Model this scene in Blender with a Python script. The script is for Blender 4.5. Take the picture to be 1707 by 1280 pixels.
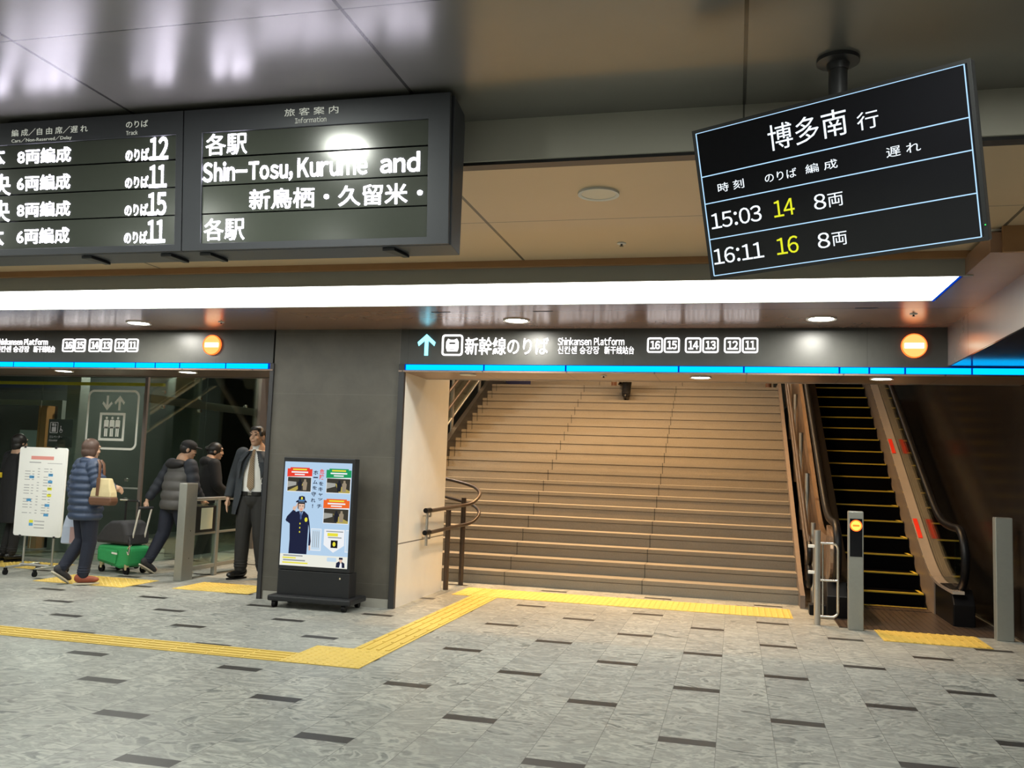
import bpy, bmesh, math, random
from mathutils import Vector, Matrix
random.seed(7)
SC = bpy.context.scene
COL = SC.collection
PI = math.pi
for o in list(bpy.data.objects):
    bpy.data.objects.remove(o)

# ------------------------------------------------------------------ camera
cam_d = bpy.data.cameras.new('camera')
cam_d.sensor_fit = 'HORIZONTAL'
cam_d.sensor_width = 36.0
cam_d.lens = 1500.6 / 1707 * 36.0
cam_d.clip_start = 0.05
cam_d.clip_end = 200
CAM = bpy.data.objects.new('camera', cam_d)
COL.objects.link(CAM)
_rx = Vector((0.9703002, 0.23935963, 0.0349927))
_up = -Vector((0.01146263, 0.09899873, -0.99502154))
_bk = Vector((0.24163222, -0.9658707, -0.0933148))
CAM.matrix_world = Matrix(((_rx.x, _up.x, _bk.x, 0), (_rx.y, _up.y, _bk.y, 0), (_rx.z, _up.z, _bk.z, 1.40), (0, 0, 0, 1)))
SC.camera = CAM

# ------------------------------------------------------------------ world, exposure
W = bpy.data.worlds.new('world')
SC.world = W
W.use_nodes = True
W.node_tree.nodes['Background'].inputs[0].default_value = (0.62, 0.66, 0.75, 1)
W.node_tree.nodes['Background'].inputs[1].default_value = 0.12
SC.view_settings.view_transform = 'Standard'
SC.view_settings.look = 'None'
SC.view_settings.exposure = 0.0
SC.view_settings.gamma = 1.0
SC.view_settings.use_curve_mapping = False
SC.cycles.use_denoising = True
SC.cycles.max_bounces = 8
SC.cycles.diffuse_bounces = 4
SC.cycles.glossy_bounces = 4
SC.cycles.transparent_max_bounces = 12
SC.cycles.sample_clamp_indirect = 6.0

PANEL_EMIT = 6.5        # long fluorescent ceiling panel
HALL_W = 40.0           # each hall downlight
SOFFIT_W = 25.0          # each downlight before the sign fascia
DOOR_W = 4.0            # each small downlight over an opening
STAIR_W = 105.0          # each warm lamp over the stairs


def area_lamp(name, loc, size, power, color, parent=None, rot=(0, 0, 0), size_y=None, spread=PI):
    d = bpy.data.lights.new(name, 'AREA')
    d.shape = 'DISK' if size_y is None else 'RECTANGLE'
    d.size = size
    if size_y:
        d.size_y = size_y
    d.energy = power
    d.color = color
    d.spread = spread
    o = bpy.data.objects.new(name, d)
    COL.objects.link(o)
    o.location = loc
    o.rotation_euler = rot
    if parent:
        o.parent = parent
    return o


# ------------------------------------------------------------------ materials
def nodes(name):
    m = bpy.data.materials.new(name)
    m.use_nodes = True
    nt = m.node_tree
    return m, nt, nt.nodes['Principled BSDF']


def N(nt, t, **kw):
    n = nt.nodes.new(t)
    for k, v in kw.items():
        setattr(n, k, v)
    return n


def mth(nt, op, a, b=None, c=None):
    n = nt.nodes.new('ShaderNodeMath')
    n.operation = op
    for i, v in enumerate((a, b, c)):
        if v is None:
            continue
        if isinstance(v, (int, float)):
            n.inputs[i].default_value = v
        else:
            nt.links.new(v, n.inputs[i])
    return n.outputs[0]


def mixc(nt, f, a, b):
    n = nt.nodes.new('ShaderNodeMix')
    n.data_type = 'RGBA'
    for s, v in ((n.inputs[0], f), (n.inputs[6], a), (n.inputs[7], b)):
        if isinstance(v, (int, float)):
            s.default_value = v
        elif isinstance(v, tuple):
            s.default_value = (*v[:3], 1)
        else:
            nt.links.new(v, s)
    return n.outputs[2]


def noise(nt, vec, scale, detail=3.0, rough=0.5, dist=0.0):
    n = nt.nodes.new('ShaderNodeTexNoise')
    n.inputs['Scale'].default_value = scale
    n.inputs['Detail'].default_value = detail
    n.inputs['Roughness'].default_value = rough
    n.inputs['Distortion'].default_value = dist
    if vec is not None:
        nt.links.new(vec, n.inputs['Vector'])
    return n.outputs[0]


def world_xyz(nt):
    g = nt.nodes.new('ShaderNodeNewGeometry')
    s = nt.nodes.new('ShaderNodeSeparateXYZ')
    nt.links.new(g.outputs['Position'], s.inputs[0])
    return g.outputs['Position'], s.outputs


def mat(name, col, rough=0.5, metal=0.0, var=0.12, scale=14.0, spec=0.5, emit=None, estr=0.0, coat=0.0, bump=0.0):
    """plain surface with a little procedural mottling"""
    m, nt, p = nodes(name)
    tc = N(nt, 'ShaderNodeTexCoord')
    f = noise(nt, tc.outputs['Object'], scale, 4.0, 0.6)
    lo = tuple(c * (1 - var) for c in col)
    hi = tuple(min(1, c * (1 + var)) for c in col)
    nt.links.new(mixc(nt, f, lo, hi), p.inputs['Base Color'])
    p.inputs['Roughness'].default_value = rough
    p.inputs['Metallic'].default_value = metal
    p.inputs['Specular IOR Level'].default_value = spec
    p.inputs['Coat Weight'].default_value = coat
    if emit:
        p.inputs['Emission Color'].default_value = (*emit, 1)
        p.inputs['Emission Strength'].default_value = estr
    if bump:
        b = N(nt, 'ShaderNodeBump')
        b.inputs['Strength'].default_value = bump
        b.inputs['Distance'].default_value = 0.01
        nt.links.new(f, b.inputs['Height'])
        nt.links.new(b.outputs[0], p.inputs['Normal'])
    return m


def emis(name, col, s):
    m = bpy.data.materials.new(name)
    m.use_nodes = True
    nt = m.node_tree
    nt.nodes.remove(nt.nodes['Principled BSDF'])
    e = N(nt, 'ShaderNodeEmission')
    e.inputs[0].default_value = (*col, 1)
    e.inputs[1].default_value = s
    nt.links.new(e.outputs[0], nt.nodes['Material Output'].inputs[0])
    return m


def glassm(name, tint, refl=0.08):
    m = bpy.data.materials.new(name)
    m.use_nodes = True
    nt = m.node_tree
    nt.nodes.remove(nt.nodes['Principled BSDF'])
    t = N(nt, 'ShaderNodeBsdfTransparent')
    t.inputs[0].default_value = (*tint, 1)
    g = N(nt, 'ShaderNodeBsdfGlossy')
    g.inputs['Roughness'].default_value = 0.02
    g.inputs['Color'].default_value = (0.9, 0.95, 0.92, 1)
    lw = N(nt, 'ShaderNodeLayerWeight')
    lw.inputs[0].default_value = 0.25
    f = mth(nt, 'ADD', mth(nt, 'MULTIPLY', lw.outputs['Fresnel'], 0.55), refl)
    f = mth(nt, 'MINIMUM', f, 1.0)
    x = N(nt, 'ShaderNodeMixShader')
    nt.links.new(f, x.inputs[0])
    nt.links.new(t.outputs[0], x.inputs[1])
    nt.links.new(g.outputs[0], x.inputs[2])
    nt.links.new(x.outputs[0], nt.nodes['Material Output'].inputs[0])
    return m


def m_floor():
    m, nt, p = nodes('marble floor')
    pos, (x, y, z) = world_xyz(nt)
    px, py, x0, y0 = 0.5967, 1.2073, -0.2305, 4.988
    a = mth(nt, 'DIVIDE', mth(nt, 'SUBTRACT', x, x0), px)
    n = mth(nt, 'ROUND', a)
    dx = mth(nt, 'ABSOLUTE', mth(nt, 'SUBTRACT', a, n))
    b = mth(nt, 'DIVIDE', mth(nt, 'SUBTRACT', y, y0), py / 2)
    mm = mth(nt, 'ADD', mth(nt, 'MULTIPLY', mth(nt, 'ROUND', mth(nt, 'DIVIDE', mth(nt, 'SUBTRACT', b, n), 2.0)), 2.0), n)
    dyr = mth(nt, 'SUBTRACT', b, mm)
    dy = mth(nt, 'ABSOLUTE', dyr)
    dark = mth(nt, 'MULTIPLY', mth(nt, 'LESS_THAN', dx, 0.25), mth(nt, 'LESS_THAN', dy, 0.083))
    # random value per tile
    col = mth(nt, 'FLOOR', mth(nt, 'ADD', mth(nt, 'MULTIPLY', a, 2.0), 0.5))
    row = mth(nt, 'FLOOR', mth(nt, 'ADD', b, mth(nt, 'MULTIPLY', col, 0.37)))
    cv = N(nt, 'ShaderNodeCombineXYZ')
    nt.links.new(col, cv.inputs[0])
    nt.links.new(row, cv.inputs[1])
    wn = N(nt, 'ShaderNodeTexWhiteNoise')
    nt.links.new(cv.outputs[0], wn.inputs['Vector'])
    rnd = wn.outputs['Value']
    # swirling veins, offset and stretched tile by tile
    off = N(nt, 'ShaderNodeVectorMath', operation='MULTIPLY_ADD')
    nt.links.new(wn.outputs['Color'], off.inputs[0])
    off.inputs[1].default_value = (7, 7, 7)
    sc = N(nt, 'ShaderNodeVectorMath', operation='MULTIPLY')
    nt.links.new(pos, sc.inputs[0])
    sc.inputs[1].default_value = (1.7, 2.9, 1)
    nt.links.new(sc.outputs[0], off.inputs[2])
    v1 = noise(nt, off.outputs[0], 1.25, 3.0, 0.55, 2.2)
    v2 = noise(nt, off.outputs[0], 4.2, 5.0, 0.65, 1.6)
    vein = mth(nt, 'POWER', mth(nt, 'SUBTRACT', 1.0, mth(nt, 'ABSOLUTE', mth(nt, 'MULTIPLY', mth(nt, 'SUBTRACT', v1, 0.5), 5.0))), 3.0)
    vein = mth(nt, 'MAXIMUM', vein, 0.0)
    sw = mth(nt, 'ADD', 0.5, mth(nt, 'MULTIPLY', mth(nt, 'SINE', mth(nt, 'ADD', mth(nt, 'MULTIPLY', v1, 30.0), mth(nt, 'MULTIPLY', v2, 5.0))), 0.5))
    ct = N(nt, 'ShaderNodeMapRange')
    nt.links.new(v2, ct.inputs[0])
    ct.inputs[1].default_value, ct.inputs[2].default_value = 0.34, 0.66
    base = mixc(nt, ct.outputs[0], (0.085, 0.092, 0.088), (0.285, 0.30, 0.278))
    base = mixc(nt, mth(nt, 'MULTIPLY', mth(nt, 'POWER', sw, 2.0), 0.80), base, (0.45, 0.455, 0.41))
    base = mixc(nt, mth(nt, 'MULTIPLY', vein, 0.30), base, (0.60, 0.59, 0.53))
    tone = mth(nt, 'MULTIPLY', mth(nt, 'SUBTRACT', rnd, 0.5), 0.30)
    base = mixc(nt, mth(nt, 'ADD', 0.16, tone), base, (0.15, 0.16, 0.16))
    j = mth(nt, 'LESS_THAN', mth(nt, 'ABSOLUTE', mth(nt, 'SUBTRACT', dx, 0.25)), 0.0032)
    base = mixc(nt, mth(nt, 'MULTIPLY', j, 0.6), base, (0.07, 0.07, 0.065))
    dk = mixc(nt, v2, (0.022, 0.021, 0.020), (0.045, 0.043, 0.040))
    base = mixc(nt, dark, base, dk)
    nt.links.new(base, p.inputs['Base Color'])
    p.inputs['Roughness'].default_value = 0.38
    p.inputs['Specular IOR Level'].default_value = 0.35
    return m


def grid_mat(name, c1, c2, rough, metal, lines, jcol=(0.03, 0.03, 0.028), scale=5.0, jmix=0.85, spec=0.5, stretch=(1, 1, 1), detail=5.0):
    """panelled surface; lines = [(axis, phase, pitch, half width)] in world metres"""
    m, nt, p = nodes(name)
    pos, ax = world_xyz(nt)
    s = N(nt, 'ShaderNodeVectorMath', operation='MULTIPLY')
    nt.links.new(pos, s.inputs[0])
    s.inputs[1].default_value = stretch
    f = noise(nt, s.outputs[0], scale, detail, 0.62, 0.4)
    base = mixc(nt, f, c1, c2)
    for a, ph, pitch, hw in lines:
        q = mth(nt, 'DIVIDE', mth(nt, 'SUBTRACT', ax[a], ph), pitch)
        d = mth(nt, 'MULTIPLY', mth(nt, 'ABSOLUTE', mth(nt, 'SUBTRACT', q, mth(nt, 'ROUND', q))), pitch)
        base = mixc(nt, mth(nt, 'MULTIPLY', mth(nt, 'LESS_THAN', d, hw), jmix), base, jcol)
    nt.links.new(base, p.inputs['Base Color'])
    p.inputs['Roughness'].default_value = rough
    p.inputs['Metallic'].default_value = metal
    p.inputs['Specular IOR Level'].default_value = spec
    return m


def m_stone_step():
    m, nt, p = nodes('stair granite')
    pos, (x, y, z) = world_xyz(nt)
    f1 = noise(nt, pos, 60.0, 4.0, 0.7)
    f2 = noise(nt, pos, 3.0, 3.0, 0.6)
    base = mixc(nt, f1, (0.20, 0.178, 0.145), (0.36, 0.325, 0.27))
    base = mixc(nt, mth(nt, 'MULTIPLY', f2, 0.35), base, (0.17, 0.152, 0.125))
    q = mth(nt, 'DIVIDE', mth(nt, 'SUBTRACT', x, -1.035), 1.65)
    d = mth(nt, 'MULTIPLY', mth(nt, 'ABSOLUTE', mth(nt, 'SUBTRACT', q, mth(nt, 'ROUND', q))), 1.65)
    base = mixc(nt, mth(nt, 'MULTIPLY', mth(nt, 'MULTIPLY', mth(nt, 'LESS_THAN', d, 0.006), mth(nt, 'LESS_THAN', x, 0.3)), 0.8), base, (0.03, 0.027, 0.022))
    nt.links.new(base, p.inputs['Base Color'])
    p.inputs['Roughness'].default_value = 0.33
    return m


M = {}
M['floor'] = m_floor()
M['ceil'] = grid_mat('grey ceiling panels', (0.185, 0.178, 0.160), (0.225, 0.216, 0.195), 0.27, 0.28,
                     [(0, -1.478, 1.5, 0.008), (1, 3.02, 1.2, 0.0035)], scale=2.0)
M['band'] = grid_mat('pale ceiling band', (0.44, 0.42, 0.36), (0.50, 0.48, 0.41), 0.5, 0.0, [(0, 0.02, 3.0, 0.004)], scale=3)
M['beige'] = grid_mat('beige ceiling panels', (0.58, 0.445, 0.285), (0.65, 0.50, 0.325), 0.38, 0.1,
                      [(0, -1.50, 3.0, 0.010), (1, 5.22, 1.6, 0.004)], scale=1.3)
M['soffit'] = grid_mat('brown soffit panels', (0.27, 0.155, 0.10), (0.36, 0.215, 0.145), 0.25, 0.15,
                       [(1, 7.45, 3.0, 0.004)], scale=1.6, spec=0.6)
M['grey_lip'] = mat('grey lip', (0.30, 0.30, 0.27), 0.55, var=.06, scale=3)
M['orange_lip'] = mat('orange wood lip', (0.34, 0.18, 0.08), 0.5, var=.2, scale=5)
M['stone'] = grid_mat('dark stone panel', (0.060, 0.056, 0.048), (0.150, 0.138, 0.115), 0.42, 0.0,
                      [(2, 0.845, 0.62, 0.0025), (0, -4.665, 1.398, 0.003)], jcol=(0.16, 0.155, 0.14), scale=3.5, jmix=0.5, detail=8)
M['fascia'] = grid_mat('dark fascia stone', (0.034, 0.035, 0.032), (0.078, 0.078, 0.070), 0.36, 0.0,
                       [(0, -1.03, 2.15, 0.003)], jcol=(0.02, 0.02, 0.02), scale=3.5, jmix=0.6, detail=8)
M['white_wall'] = grid_mat('white stone jamb', (0.74, 0.735, 0.69), (0.86, 0.855, 0.81), 0.35, 0.0,
                           [(2, 0.62, 6.0, 0.006)], scale=4.0, detail=7)
M['darkwall'] = grid_mat('dark polished wall', (0.012, 0.0095, 0.008), (0.026, 0.020, 0.016), 0.17, 0.0,
                         [(2, 1.9, 1.9, 0.004), (1, 9.2, 1.8, 0.004)], jcol=(0.004, 0.004, 0.004), scale=3, spec=0.3)
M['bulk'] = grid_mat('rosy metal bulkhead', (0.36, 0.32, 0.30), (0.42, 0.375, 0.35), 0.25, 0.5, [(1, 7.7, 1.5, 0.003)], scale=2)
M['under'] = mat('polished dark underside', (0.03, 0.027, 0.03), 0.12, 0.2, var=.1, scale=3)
M['door_soffit'] = grid_mat('opening soffit', (0.20, 0.135, 0.10), (0.27, 0.19, 0.145), 0.28, 0.3,
                            [(0, -1.565, 0.828, 0.006)], scale=2)
M['black'] = mat('black frame', (0.012, 0.012, 0.013), 0.4, var=.2)
M['darkgrey'] = mat('dark grey metal', (0.045, 0.045, 0.048), 0.42, 0.3, var=.1)
M['board'] = mat('board housing', (0.070, 0.073, 0.084), 0.42, 0.3, var=.08, scale=6)
M['display'] = mat('display glass', (0.072, 0.080, 0.066), 0.17, 0.0, var=.05, scale=30, spec=0.7)
M['cream_txt'] = emis('glowing cream print', (0.75, 0.78, 0.66), 0.62)  # heading print given a glow of its own
M['led'] = emis('white led', (0.86, 0.81, 1.0), 20.0)
M['screen_black'] = mat('screen black', (0.006, 0.006, 0.008), 0.12, var=.1, spec=0.6)
M['scr_white'] = emis('screen white', (0.86, 0.94, 1.0), 1.25)
M['scr_line'] = emis('screen pale blue', (0.45, 0.72, 1.0), 1.15)
M['scr_yellow'] = emis('screen yellow', (0.85, 0.88, 0.03), 1.0)
M['sign_white'] = emis('lit white letters', (1.0, 0.97, 0.98), 2.6)
M['sign_cyan'] = emis('lit cyan arrow', (0.25, 0.80, 1.0), 2.4)
M['blue_led'] = emis('blue led', (0.0, 0.44, 1.0), 1.9)
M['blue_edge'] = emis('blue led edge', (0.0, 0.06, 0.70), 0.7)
M['orange_lamp'] = emis('orange lamp', (1.0, 0.33, 0.09), 2.2)
M['white_lamp'] = emis('white lamp bar', (1.0, 0.86, 0.62), 3.0)
M['panel_light'] = emis('fluorescent panel', (0.97, 1.0, 0.94), PANEL_EMIT)
M['lamp'] = emis('lamp disc', (1.0, 0.97, 0.86), 40.0)
M['lamp_off'] = mat('unlit lamp', (0.72, 0.66, 0.52), 0.3, var=.05)
M['white_paint'] = mat('white paint', (0.70, 0.68, 0.62), 0.45, var=.05)
M['steel'] = mat('brushed steel', (0.52, 0.51, 0.48), 0.32, 0.85, var=.08, scale=40)
M['post_steel'] = mat('post steel', (0.33, 0.34, 0.31), 0.42, 0.55, var=.06, scale=30)
M['chrome'] = mat('bright steel', (0.78, 0.76, 0.72), 0.16, 1.0, var=.04)
M['copper'] = mat('polished cladding', (0.46, 0.32, 0.22), 0.20, 0.75, var=.14, scale=4)
M['deck'] = mat('polished deck', (0.72, 0.62, 0.54), 0.2, 0.65, var=.08, scale=4)
M['rail_brown'] = mat('brown rail', (0.070, 0.050, 0.038), 0.30, 0.25, var=.1)
M['rubber'] = mat('black rubber', (0.005, 0.005, 0.006), 0.4, var=.1, spec=0.2)
M['step_black'] = mat('escalator step', (0.004, 0.004, 0.005), 0.8, var=.3, scale=60, spec=0.0)
M['step_yellow'] = mat('yellow step line', (0.62, 0.48, 0.04), 0.5, var=.1)
M['plate'] = grid_mat('grooved floor plate', (0.085, 0.062, 0.048), (0.115, 0.085, 0.066), 0.32, 0.3, [(0, 1.0, 0.06, 0.006)], jcol=(0.03, 0.022, 0.018), scale=8)
M['tactile'] = mat('yellow tactile paving', (0.60, 0.43, 0.095), 0.5, var=.08, scale=9)
M['step'] = m_stone_step()
M['glass'] = glassm('clear glass', (0.80, 0.87, 0.83), 0.035)
M['glass2'] = glassm('balustrade glass', (0.90, 0.92, 0.90), 0.03)
M['frame'] = mat('bronze frame', (0.20, 0.165, 0.145), 0.4, 0.4, var=.1)
M['picto'] = mat('pale pictogram film', (0.93, 0.93, 0.86), 0.5, var=.02)
M['yellow_stripe'] = mat('yellow stripe', (0.92, 0.64, 0.03), 0.5, var=.1)
M['wood_orange'] = mat('orange wood', (0.45, 0.20, 0.05), 0.5, var=.15)
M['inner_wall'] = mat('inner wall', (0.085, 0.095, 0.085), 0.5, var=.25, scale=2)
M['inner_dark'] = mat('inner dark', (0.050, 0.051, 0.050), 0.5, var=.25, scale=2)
M['pale_blue'] = mat('pale blue panel', (0.42, 0.50, 0.52), 0.5, var=.05)
M['hall_wall'] = mat('hall wall', (0.34, 0.33, 0.30), 0.6, var=.1, scale=1)
M['stair_ceiling'] = mat('stairwell ceiling', (0.55, 0.46, 0.34), 0.6, var=.05, scale=1)
M['baseb'] = mat('pale baseboard', (0.36, 0.35, 0.31), 0.5, var=.08)
M['red_led'] = emis('red led', (1.0, 0.13, 0.02), 2.6)
M['red_glow'] = emis('amber led', (1.0, 0.36, 0.05), 3.2)
M['skin'] = mat('skin', (0.50, 0.31, 0.21), 0.55, var=.06, scale=20)
M['hair_black'] = mat('black hair', (0.012, 0.010, 0.009), 0.45, var=.3, scale=60)
M['hair_brown'] = mat('brown hair', (0.075, 0.042, 0.030), 0.5, var=.3, scale=60)
M['navy_down'] = mat('navy quilted nylon', (0.035, 0.055, 0.105), 0.5, var=.2, scale=10)
M['jean'] = mat('dark denim', (0.012, 0.016, 0.032), 0.8, var=.25, scale=40)
M['charcoal_down'] = mat('charcoal quilted nylon', (0.072, 0.070, 0.068), 0.6, var=.2, scale=12)
M['ink'] = mat('inky sleeve cloth', (0.014, 0.018, 0.028), 0.7, var=.25, scale=12)
M['black_cloth'] = mat('black cloth', (0.010, 0.010, 0.012), 0.8, var=.25, scale=20)
M['suit'] = mat('dark blue grey suit cloth', (0.024, 0.031, 0.040), 0.75, var=.2, scale=24)
M['suit_trouser'] = mat('charcoal trouser cloth', (0.017, 0.018, 0.019), 0.8, var=.2, scale=24)
M['shirt'] = mat('white shirt', (0.74, 0.75, 0.74), 0.6, var=.03)
M['leather'] = mat('black leather', (0.010, 0.010, 0.010), 0.28, var=.2)
M['eye'] = mat('dark eye', (0.02, 0.014, 0.012), 0.3, var=.1)
M['lip'] = mat('lips', (0.40, 0.17, 0.13), 0.5, var=.05)
M['cream_bag'] = mat('cream canvas', (0.58, 0.48, 0.27), 0.7, var=.1, scale=20)
M['brown_leather'] = mat('brown leather', (0.13, 0.062, 0.035), 0.45, var=.15)
M['sole'] = mat('pale sole', (0.55, 0.50, 0.38), 0.6, var=.05)
M['orange_shoe'] = mat('orange shoe cloth', (0.28, 0.065, 0.03), 0.6, var=.1)
M['green'] = mat('green suitcase fabric', (0.035, 0.36, 0.115), 0.55, var=.12, scale=30)
M['bag_black'] = mat('black bag fabric', (0.032, 0.032, 0.036), 0.75, var=.2, scale=24)
M['pale_bag'] = mat('pale blue bag', (0.42, 0.47, 0.58), 0.6, var=.06)
M['pink_bag'] = mat('dusky pink bag side', (0.42, 0.27, 0.25), 0.6, var=.06)
M['kiosk'] = mat('kiosk black', (0.020, 0.021, 0.024), 0.42, 0.2, var=.1)
M['wb_white'] = mat('notice white', (0.86, 0.86, 0.83), 0.35, var=.02)
M['wb_line'] = mat('notice grey print', (0.42, 0.42, 0.43), 0.6, var=.02)
M['wb_red'] = mat('notice red print', (0.75, 0.30, 0.26), 0.6, var=.02)
M['wb_blue'] = mat('notice blue', (0.10, 0.36, 0.66), 0.6, var=.02)
M['wb_yellow'] = mat('notice yellow', (0.82, 0.80, 0.05), 0.6, var=.02)
M['paper'] = mat('pale paper', (0.55, 0.58, 0.44), 0.6, var=.04)
M['tag_yellow'] = mat('yellow tag', (0.75, 0.55, 0.02), 0.6, var=.04)
M['navy_sign'] = mat('navy notice', (0.02, 0.025, 0.09), 0.5, var=.3, scale=8)


def m_tie():
    m, nt, p = nodes('striped tie')
    tc = N(nt, 'ShaderNodeTexCoord')
    s = N(nt, 'ShaderNodeSeparateXYZ')
    nt.links.new(tc.outputs['Object'], s.inputs[0])
    w = mth(nt, 'SINE', mth(nt, 'MULTIPLY', mth(nt, 'ADD', s.outputs[0], s.outputs[2]), 260.0))
    nt.links.new(mixc(nt, mth(nt, 'GREATER_THAN', w, 0.0), (0.17, 0.115, 0.07), (0.30, 0.23, 0.15)), p.inputs['Base Color'])
    p.inputs['Roughness'].default_value = 0.6
    return m


M['tie'] = m_tie()


# ------------------------------------------------------------------ mesh helpers
class MB:
    def __init__(self):
        self.bm = bmesh.new()

    def vs(self, pts):
        return [self.bm.verts.new(p) for p in pts]

    def face(self, pts):
        v = self.vs(pts)
        return self.bm.faces.new(v)

    def box(self, x0, x1, y0, y1, z0, z1):
        v = self.vs([(x, y, z) for z in (z0, z1) for y in (y0, y1) for x in (x0, x1)])
        for f in ((0, 2, 3, 1), (4, 5, 7, 6), (0, 1, 5, 4), (2, 6, 7, 3), (0, 4, 6, 2), (1, 3, 7, 5)):
            self.bm.faces.new([v[i] for i in f])
        return self

    def prism(self, pts, vec):
        vec = Vector(vec)
        a = self.vs(pts)
        b = self.vs([Vector(p) + vec for p in pts])
        n = len(pts)
        self.bm.faces.new(a)
        self.bm.faces.new(b[::-1])
        for i in range(n):
            self.bm.faces.new([a[i], b[i], b[(i + 1) % n], a[(i + 1) % n]])
        return self

    def rings(self, loops, cap=True, closed=False):
        L = [self.vs(l) for l in loops]
        n = len(L[0])
        pairs = list(zip(L, L[1:])) + ([(L[-1], L[0])] if closed else [])
        for a, b in pairs:
            for i in range(n):
                self.bm.faces.new([a[i], a[(i + 1) % n], b[(i + 1) % n], b[i]])
        if cap and not closed:
            self.bm.faces.new(L[0][::-1])
            self.bm.faces.new(L[-1])
        return self

    def tube(self, pts, r, n=10, flat=1.0, cap=True):
        pts = [Vector(p) for p in pts]
        rr = r if isinstance(r, (list, tuple)) else [r] * len(pts)
        loops = []
        up = None
        for i, p in enumerate(pts):
            t = (pts[min(i + 1, len(pts) - 1)] - pts[max(i - 1, 0)]).normalized()
            if up is None:
                up = Vector((0, 0, 1)) if abs(t.z) < 0.9 else Vector((1, 0, 0))
            a = t.cross(up)
            if a.length < 1e-5:
                a = t.orthogonal()
            a.normalize()
            b = a.cross(t).normalized()
            up = b
            loops.append([p + (a * math.cos(q) * flat + b * math.sin(q)) * rr[i] for q in [2 * PI * k / n for k in range(n)]])
        return self.rings(loops, cap)

    def cyl(self, p0, p1, r0, r1=None, n=20):
        return self.tube([p0, p1], [r0, r0 if r1 is None else r1], n)

    def ell(self, c, r, n=16, m=10, rot=None):
        c = Vector(c)
        r = (r, r, r) if isinstance(r, (int, float)) else r
        loops = []
        top = bot = None
        for j in range(1, m):
            th = PI * j / m
            l = []
            for k in range(n):
                ph = 2 * PI * k / n
                v = Vector((r[0] * math.sin(th) * math.cos(ph), r[1] * math.sin(th) * math.sin(ph), -r[2] * math.cos(th)))
                l.append(c + (rot @ v if rot else v))
            loops.append(l)
        L = [self.vs(l) for l in loops]
        v0 = Vector((0, 0, -r[2]))
        v1 = Vector((0, 0, r[2]))
        b = self.bm.verts.new(c + (rot @ v0 if rot else v0))
        t = self.bm.verts.new(c + (rot @ v1 if rot else v1))
        for A, B in zip(L, L[1:]):
            for k in range(n):
                self.bm.faces.new([A[k], A[(k + 1) % n], B[(k + 1) % n], B[k]])
        for k in range(n):
            self.bm.faces.new([b, L[0][(k + 1) % n], L[0][k]])
            self.bm.faces.new([t, L[-1][k], L[-1][(k + 1) % n]])
        return self

    def cap(self, p0, p1, r0, r1, n=12):
        """tapered capsule"""
        p0, p1 = Vector(p0), Vector(p1)
        self.cyl(p0, p1, r0, r1, n)
        self.ell(p0, r0, n, 8)
        self.ell(p1, r1, n, 8)
        return self

    def chain(self, pts, rr, n=12):
        for a, b, r, s in zip(pts, pts[1:], rr, rr[1:]):
            self.cap(a, b, r, s, n)
        return self

    def loft(self, secs, n=24, pw=2.3):
        """horizontal super-ellipse sections (cx, cy, z, rx, ry)"""
        loops = []
        for cx, cy, z, rx, ry in secs:
            l = []
            for k in range(n):
                q = 2 * PI * k / n
                c, s = math.cos(q), math.sin(q)
                l.append((cx + rx * math.copysign(abs(c) ** (2 / pw), c), cy + ry * math.copysign(abs(s) ** (2 / pw), s), z))
            loops.append(l)
        return self.rings(loops)

    def ring2(self, outer, inner, vec):
        """extruded band between two loops with equal counts"""
        vec = Vector(vec)
        n = len(outer)
        a, b = self.vs(outer), self.vs(inner)
        c, d = self.vs([Vector(p) + vec for p in outer]), self.vs([Vector(p) + vec for p in inner])
        for i in range(n):
            j = (i + 1) % n
            self.bm.faces.new([a[i], a[j], b[j], b[i]])
            self.bm.faces.new([c[i], d[i], d[j], c[j]])
            self.bm.faces.new([a[i], c[i], c[j], a[j]])
            self.bm.faces.new([b[i], b[j], d[j], d[i]])
        return self


def base_of(o):
    v = Vector((0, 0, 0))
    while o is not None:
        v += o.location
        o = o.parent
    return v


def tag(o, label=None, cat=None, group=None, kind=None):
    if label:
        o['label'] = label
    if cat:
        o['category'] = cat
    if group:
        o['group'] = group
    if kind:
        o['kind'] = kind
    return o


def thing(name, loc, label, cat, group=None, rot=None, kind=None):
    o = bpy.data.objects.new(name, None)
    o.empty_display_size = 0.1
    COL.objects.link(o)
    o.location = loc
    if rot is not None:
        o.rotation_euler = rot
    return tag(o, label, cat, group, kind)


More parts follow.
